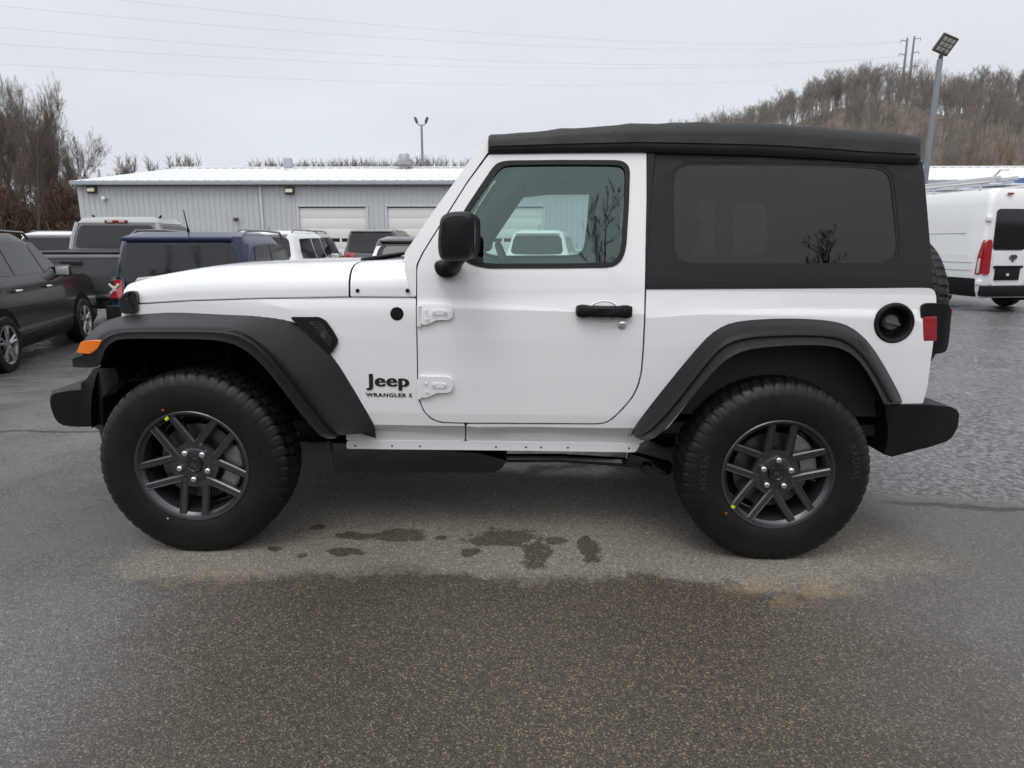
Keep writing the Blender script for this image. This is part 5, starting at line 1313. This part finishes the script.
finish(fix(b), 'ladder_rack', mat('aluminium_rack', (.62, .63, .64), .4, metal=.3), vn.root)
vn.wheels((-1.70, 2.0), .36, .88, .24, M_RIM); vn.arches((-1.70, 2.0), .36, .36)
hd = 7.5; hr = R(90 + hd)
ox, oy = -2.95, 1.0       # the near rear corner of the van
vn.place(pv.x - (math.cos(hr) * ox - math.sin(hr) * oy), YV - (math.sin(hr) * ox + math.cos(hr) * oy), hd)
def ladder(y, z, x0, x1, w, m, label):
    b = new()
    for s in (-1, 1): box(b, ((x0 + x1) / 2, y + s * w / 2, z), (x1 - x0, .03, .075), bev=.006)
    n = int((x1 - x0) / .3)
    for k in range(n): tube(b, [(x0 + .15 + k * .3, y - w / 2, z), (x0 + .15 + k * .3, y + w / 2, z)], .016, 8)
    o = finish(fix(b), 'ladder', m, None); tag(o, label, 'ladder')
    o.matrix_world = Matrix.Translation(vn.root.location) @ Matrix.Rotation(hr, 4, 'Z'); return o
ladder(.60, 2.71, -2.9, .3, .40, MATS['aluminium_rack'], 'aluminium ladder lying on the near side of the van roof rack')
ladder(-.25, 2.71, -2.6, .6, .42, mat('blue_ladder', (.08, .16, .36), .45), 'blue ladder lying on the far side of the van roof rack')

# ------------------------------------------------------------------ bare winter trees
M_BARK = mat('grey_brown_bark', (0.225, 0.195, 0.172), 0.9, var=0.3, vscale=1.5)
M_BARK_D = mat('dark_bark', (0.135, 0.105, 0.085), 0.9, var=0.3, vscale=1.5)
M_BARK_T = mat('tan_twigs', (0.26, 0.19, 0.125), 0.9, var=0.35, vscale=0.3)
M_BARK_P = mat('pale_bark', (0.42, 0.37, 0.33), 0.9, var=0.3, vscale=1.0)
class Branches:
    """collects tapered branch segments and builds them as open three- or four-sided tubes"""
    def __init__(self): self.seg = []
    def add(self, p, q, r0, r1): self.seg.append((*p, *q, r0, r1))
    def fit(self, other, h):
        """scale trunk and crown so that the whole tree is H tall"""
        top = max(q[5] for q in self.seg + other.seg); k = h / top
        for L_ in (self, other): L_.seg = [tuple(a * k for a in q[:6]) + q[6:] for q in L_.seg]
    def arrays(self, thick=1.0, sides=3):
        S = np.array(self.seg); p, q = S[:, :3], S[:, 3:6]; r0, r1 = S[:, 6] * thick, S[:, 7] * thick
        d = q - p; d /= np.maximum(np.linalg.norm(d, axis=1, keepdims=True), 1e-9)
        ref = np.where(np.abs(d[:, 2:3]) > .9, np.array([[1., 0, 0]]), np.array([[0, 0, 1.]]))
        a = np.cross(d, ref); a /= np.linalg.norm(a, axis=1, keepdims=True); b = np.cross(d, a)
        vs = []
        for base, r in ((p, r0), (q, r1)):
            for k in range(sides):
                t = 2 * PI * k / sides; vs.append(base + (a * math.cos(t) + b * math.sin(t)) * r[:, None])
        V = np.stack(vs, 1).reshape(-1, 3); n = len(S); off = (np.arange(n) * 2 * sides)[:, None]
        F = np.concatenate([off + np.array([[k, (k + 1) % sides, sides + (k + 1) % sides, sides + k]]) for k in range(sides)], 1).reshape(-1, 4)
        return V, F
def mesh_np(name, V, F, m):
    me = bpy.data.meshes.new(name); me.vertices.add(len(V)); me.vertices.foreach_set('co', np.ascontiguousarray(V, np.float32).ravel())
    me.loops.add(F.size); me.loops.foreach_set('vertex_index', np.ascontiguousarray(F, np.int32).ravel())
    me.polygons.add(len(F)); me.polygons.foreach_set('loop_start', np.arange(0, F.size, 4, dtype=np.int32)); me.polygons.foreach_set('loop_total', np.full(len(F), 4, np.int32))
    me.update(calc_edges=True); me.polygons.foreach_set('use_smooth', np.ones(len(F), bool))
    for x in (m if isinstance(m, (list, tuple)) else [m]): me.materials.append(x)
    return me
def grow(seed, h, depth=5, spread=.55, trunk=.025, first=.30, kids_n=(3, 5), lean=.05, up=.25, twig=.004):
    """a bare deciduous tree: trunk (returned apart) and a crown of ever finer branches"""
    rng_ = random.Random(seed); T, B = Branches(), Branches()
    def limb(p, d, l, r, lev):
        n = 4 if lev < 2 else 3 if lev < 4 else 2
        pts = [p]; rr = [r]
        for i in range(n):
            d = (d + Vector((rng_.gauss(0, .13), rng_.gauss(0, .13), rng_.gauss(0, .10) + up * .16)) * (1 + .25 * lev)).normalized()
            pts.append(pts[-1] + d * l / n); rr.append(max(twig, r * (1 - .62 * (i + 1) / n)))
        for i in range(n): (T if lev == 0 else B).add(pts[i], pts[i + 1], rr[i], rr[i + 1])
        if lev >= depth: return
        k = rng_.randint(*kids_n) + (3 if lev == 0 else 0)
        for j in range(k):
            t = lerp(first if lev == 0 else .22, 1.0, (j + rng_.random() * .8) / k); t = min(t, .999)
            i = min(n - 1, int(t * n)); q = pts[i].lerp(pts[i + 1], t * n - i)
            az = rng_.uniform(0, 2 * PI); base = (pts[i + 1] - pts[i]).normalized(); o = base.orthogonal().normalized(); o.rotate(Matrix.Rotation(az, 3, base))
            s = spread * rng_.uniform(.6, 1.25)
            dd = (base * math.cos(s) + o * math.sin(s)); dd.z += up * .5; dd.normalize()
            limb(q, dd, l * rng_.uniform(.42, .62) * (1.05 - .35 * t if lev == 0 else 1), max(twig, rr[i] * .58), lev + 1)
    limb(Vector((0, 0, -.2)), Vector((rng_.gauss(0, lean), rng_.gauss(0, lean), 1)).normalized(), h * .78, h * trunk, 0)
    return T, B
def tree_meshes(seed, h, m, sides=3, **k):
    T, B = grow(seed, h, **k); T.fit(B, h)
    V, F = T.arrays(1, 6); t = mesh_np('trunk', V, F, m)
    V, F = B.arrays(1, sides); c = mesh_np('crown', V, F, m)
    return t, c
def place_tree(ms, x, y, s, rz, label, group, sz=1.0):
    e_ = empty('bare_tree', (x, y, HZ(x, y) - .1), rz, label, 'tree', group); e_.scale = (s, s, s * sz)
    for nm, me in zip(('trunk', 'crown'), ms): link(nm, me, e_)
    return e_
rnd_ = random.Random(11)
# the stand of trees beyond the left end of the workshop
TB = [tree_meshes(s, 14, M_BARK_D, depth=5, spread=.50, up=.25, kids_n=(5, 6), twig=.0055, trunk=.013, first=.20) for s in (3, 8, 21)]
LEFT = []
for i, (u, vt) in enumerate([(-22, 78), (-6, 70), (6, 64), (13, 72), (21, 76), (29, 88), (36, 96), (43, 104), (50, 108), (57, 118), (61, 132), (-14, 66), (2, 90), (32, 112), (47, 130)]):
    y = 52 + (i * 13 % 19); p = W(u, vt, y); LEFT.append((p.x, y, (p.z - HZ(p.x, y) + .1) / 14))
for i, (x, y, s) in enumerate(LEFT):
    place_tree(TB[i % 3], x, y, s * .52, i * 1.3, 'tall bare dark tree in the stand left of the workshop', 'bare trees left of the workshop', 1 / .52)
# low scrub between them: nobody could count it
def merge(items, m, name):
    VV, FF, MI, o = [], [], [], 0
    for (V, F, *nt_), M in items:
        A = np.array(M); VV.append(V @ A[:3, :3].T + A[:3, 3]); FF.append(F + o); o += len(V)
        mi = np.zeros(len(F), np.int32)
        if nt_: mi[len(F) - nt_[0] * 3:] = 1
        MI.append(mi)
    me = mesh_np(name, np.concatenate(VV), np.concatenate(FF), m)
    if len(me.materials) > 1: me.polygons.foreach_set('material_index', np.concatenate(MI))
    return me
SB = []
for s in range(4):
    T, B = grow(100 + s, 4.5, depth=4, spread=.6, up=.3, kids_n=(4, 6), twig=.014, trunk=.010, first=.02); T.fit(B, 4.5); B.seg += T.seg; SB.append(B.arrays())
items = []
for i in range(260):
    y = rnd_.uniform(52, 84); x = -rnd_.uniform(.56, 1.02) * y
    if x > -27 - (y - 52) * .1: continue
    s = rnd_.uniform(.7, 1.55); items.append((SB[i % 4], Matrix.Translation((x, y, HZ(x, y))) @ Matrix.Rotation(rnd_.uniform(0, 6.28), 4, 'Z') @ Matrix.Scale(s, 4)))
me = merge(items, mat('russet_brush', (.150, .098, .066), .9, var=.4, vscale=.2), 'undergrowth')
tag(link('undergrowth', me, None), 'tangled russet brush below the bare trees on the left', 'undergrowth', kind='stuff')
# tree tops behind the workshop ridge
TC = [tree_meshes(s, 10, M_BARK, depth=4, spread=.45, up=.35, kids_n=(6, 8), twig=.011, trunk=.012, first=.35) for s in (5, 14, 31)]
rt = random.Random(4)
us = [138, 148, 178, 187] + [256 + k * 5.2 + rt.uniform(-2, 2) for k in range(28)] + [407, 413, 419, 424, 429, 434, 450, 456, 461, 470, 478, 486]
for i, u in enumerate(us):
    y = 92 + (i * 37 % 23); vt = 153 if u < 200 else 156 + rt.uniform(0, 5) - (3 if 407 <= u <= 430 else 0); p = W(u, vt, y)
    hgt = p.z - HZ(p.x, y) + .1
    place_tree(TC[i % 3], p.x, y, hgt / 10 * .8, i * 2.1, 'small bare tree top showing above the ridge of the workshop roof', 'bare trees behind the workshop', 1.25)

# woods on the hill: a mass, with the skyline trees one can tell apart
TD = []
for s in range(6):
    T, B = grow(200 + s, 14, depth=4, spread=.50, up=.30, kids_n=(4, 5), twig=.011, trunk=.012, first=.30); T.fit(B, 14); B.seg += T.seg; TD.append((*B.arrays(), len(T.seg)))
def wood(name, m, n, rx, ry, smin, smax, seed, label, test=None):
    r_ = random.Random(seed); items = []
    while len(items) < n:
        x = r_.uniform(*rx); y = r_.uniform(*ry)
        if test and not test(x, y, r_): continue
        s = r_.uniform(smin, smax); items.append((TD[r_.randrange(6)], Matrix.Translation((x, y, HZ(x, y) - .3)) @ Matrix.Rotation(r_.uniform(0, 6.28), 4, 'Z') @ Matrix.Diagonal((s * r_.uniform(.65, .95), s * r_.uniform(.65, .95), s, 1))))
    tag(link(name, merge(items, m, name), None), label, 'woods', kind='stuff')
wood('hillside_woods', [M_BARK, M_BARK], 1750, (28, 235), (105, 258), .60, .95, 1, 'grey-brown leafless woods covering the hillside', lambda x, y, r: x > y * .22)
wood('hillside_thicket', [M_BARK_T, M_BARK_P], 330, (40, 190), (100, 150), .45, .85, 2, 'tan-tinged thicket along the foot of the wooded hill', lambda x, y, r: r.random() < .35 + .65 * (math.sin(x * .13) * .5 + .5) and x > y * .28)
wood('distant_woods', M_BARK_D, 260, (-240, 40), (-150, -95), .8, 1.3, 5, 'unseen leafless woods added behind the viewer for the car to reflect')  # out of view, added as a backdrop for the car's reflections
TE = [tree_meshes(s, 13, M_BARK, depth=4, spread=.52, up=.25, kids_n=(5, 6), twig=.012, trunk=.014, first=.3) for s in (7, 17, 27)]
for i, u in enumerate([706, 722, 737, 752, 764, 776, 787, 797, 806, 815, 823, 831, 840, 849, 858, 866, 874, 882, 891, 899, 914, 925, 938, 951, 960, 968, 976, 985, 993, 1001, 1010, 1019, 1030]):
    y = 222 + (i * 29 % 13)
    vt = interp(u, [(700, 117), (740, 105), (771, 99), (794, 87), (810, 80), (828, 66), (850, 69), (866, 63), (881, 60), (893, 67), (902, 71), (928, 75), (949, 90), (959, 79), (970, 68), (982, 62), (1000, 66), (1016, 67), (1030, 70)]) + (i * 7 % 4)
    p = W(u, vt, y); s = max(.35, (p.z - HZ(p.x, y)) / 13)
    place_tree(TE[i % 3], p.x, y, s, i * 1.7, 'bare tree standing on the skyline of the wooded hill', 'skyline trees on the hill')
# bare trees on the bank raised behind the viewer, mirrored in the car's windows
TR = [tree_meshes(s, 12, M_BARK_D, depth=5, spread=.50, up=.40, kids_n=(3, 4), twig=.012, trunk=.016, first=.12) for s in (41, 52)]
for i, (x, y, s_) in enumerate([(7.3, -43, 1.32), (24.0, -43, 1.12), (14.5, -47, .72), (-3.5, -49, .75), (33, -48, .85), (-15, -45, 1.0), (41, -46, 1.0), (-27, -47, .9), (10.2, -52, .6), (19.5, -52, .62)]):
    place_tree(TR[i % 2], x, y, s_, i * 1.1, 'bare tree standing on the unseen bank added behind the viewer', 'bare trees behind the viewer')

# ------------------------------------------------------------------ poles, pylons, wires
M_POLE = mat('weathered_steel_pole', (.20, .215, .23), .45, metal=.5)
Y = 17.5; pt = W(941, 52, Y); pb = W(929.5, 186, Y); e_ = empty('lamp_post', (pt.x, Y, G(pt.x, Y)), 0, 'tall square grey lamp post with one square floodlight beside the van', 'lamp post')
hz = pt.z - G(pt.x, Y); b = new(); box(b, (0, 0, hz / 2 - .08), (.10, .10, hz - .16), bev=.012); box(b, (0, 0, .03), (.35, .35, .06), bev=.01); finish(b, 'post', M_POLE, e_)
b = new(); tube(b, [(0, 0, hz - .25), (.01, 0, hz - .10), (.02, -.05, hz + .02)], .05, 10); finish(fix(b), 'bracket', M_BRONZE, e_)
rot = Matrix.Rotation(R(12), 3, 'Y') @ Matrix.Rotation(R(-60), 3, 'X') @ Matrix.Rotation(R(8), 3, 'Z'); b = new(); box(b, (.02, -.10, hz + .14), (.40, .42, .09), rot, .02); fl = finish(b, 'floodlight', M_BRONZE, e_)
b = new()
for i in (-1, 0, 1):
    for j in (-1, 0, 1): box(b, Vector((.02, -.10, hz + .14)) + rot @ Vector((i * .11, j * .11, -.05)), (.09, .09, .012), rot, .003)
finish(b, 'lens', mat('lamp_lens_grey', (.40, .39, .36), .3), fl)
Y = 62; p = W(421.5, 125, Y); e_ = empty('floodlight_mast', (p.x, Y, HZ(p.x, Y)), 0, 'thin mast with two floodlights on a crossbar behind the workshop', 'floodlight mast')
hz = p.z - HZ(p.x, Y); b = new(); tube(b, [(0, 0, 0), (0, 0, hz)], [.16, .09], 10); finish(fix(b), 'mast', M_POLE, e_)
b = new(); tube(b, [(-.42, 0, hz + .18), (-.22, 0, hz), (.22, 0, hz), (.42, 0, hz + .18)], .05, 8); finish(fix(b), 'crossbar', M_POLE, e_)
for s in (-1, 1):
    b = new(); box(b, (s * .46, -.05, hz + .40), (.22, .25, .50), Matrix.Rotation(R(s * 22), 3, 'Y'), .04); finish(b, 'floodlight', M_BRONZE, e_)
M_PYL = mat('grey_pylon_steel', (.22, .23, .25), .6)
PY = []
for u, vt, vb, s in ((907.5, 38, 85, 1), (914.5, 36, 90, 1.08)):
    Y = 262; p = W(u, vt, Y); q = W(u, 118, Y); e_ = empty('power_pylon', (p.x, Y, q.z - 8), 0, 'steel monopole power pylon on the hilltop, %s' % ('left and shorter one' if s == 1 else 'right and taller one'), 'pylon', 'power pylons')
    hz = p.z - q.z + 8; b = new(); tube(b, [(0, 0, 0), (0, 0, hz)], [.75, .30], 10); finish(fix(b), 'mast', M_PYL, e_)
    for k, dz in enumerate((.6, 5.2, 9.8, 14.4)):
        b = new(); sd_ = (-1 if s == 1 else 1); tube(b, [(0, 0, hz - dz - .5), (sd_ * 2.3, 0, hz - dz)], [.18, .10], 6); box(b, (sd_ * 2.3, 0, hz - dz - .5), (.14, .14, 1.0)); finish(fix(b), 'crossarm', M_PYL, e_)
        PY.append((p.x + sd_ * 2.3, Y, e_.location.z + hz - dz - .9))
M_WIRE = mat('wire_grey', (.38, .39, .41), .6)
for i, ((u0, v0), (u1, v1)) in enumerate([((-60, 0), (1, 1)), ((-60, 22), (1, 1)), ((-60, 60), (1, 1)), ((-60, -20), (1, 1)), ((-60, 40), (1, 1))]):
    a = W(u0, v0, 120); z_ = Vector(PY[[0, 1, 2, 4, 5][i]]); pts = []
    for k in range(41):
        t = k / 40; q = a.lerp(z_, t); q.z -= 9 * 4 * t * (1 - t) * .5; pts.append(q)
    b = new(); tube(b, pts, .015, 5)
    tag(finish(fix(b), 'power_line', M_WIRE), 'thin overhead power line sagging across the grey sky to the pylons', 'power line', 'overhead power lines')
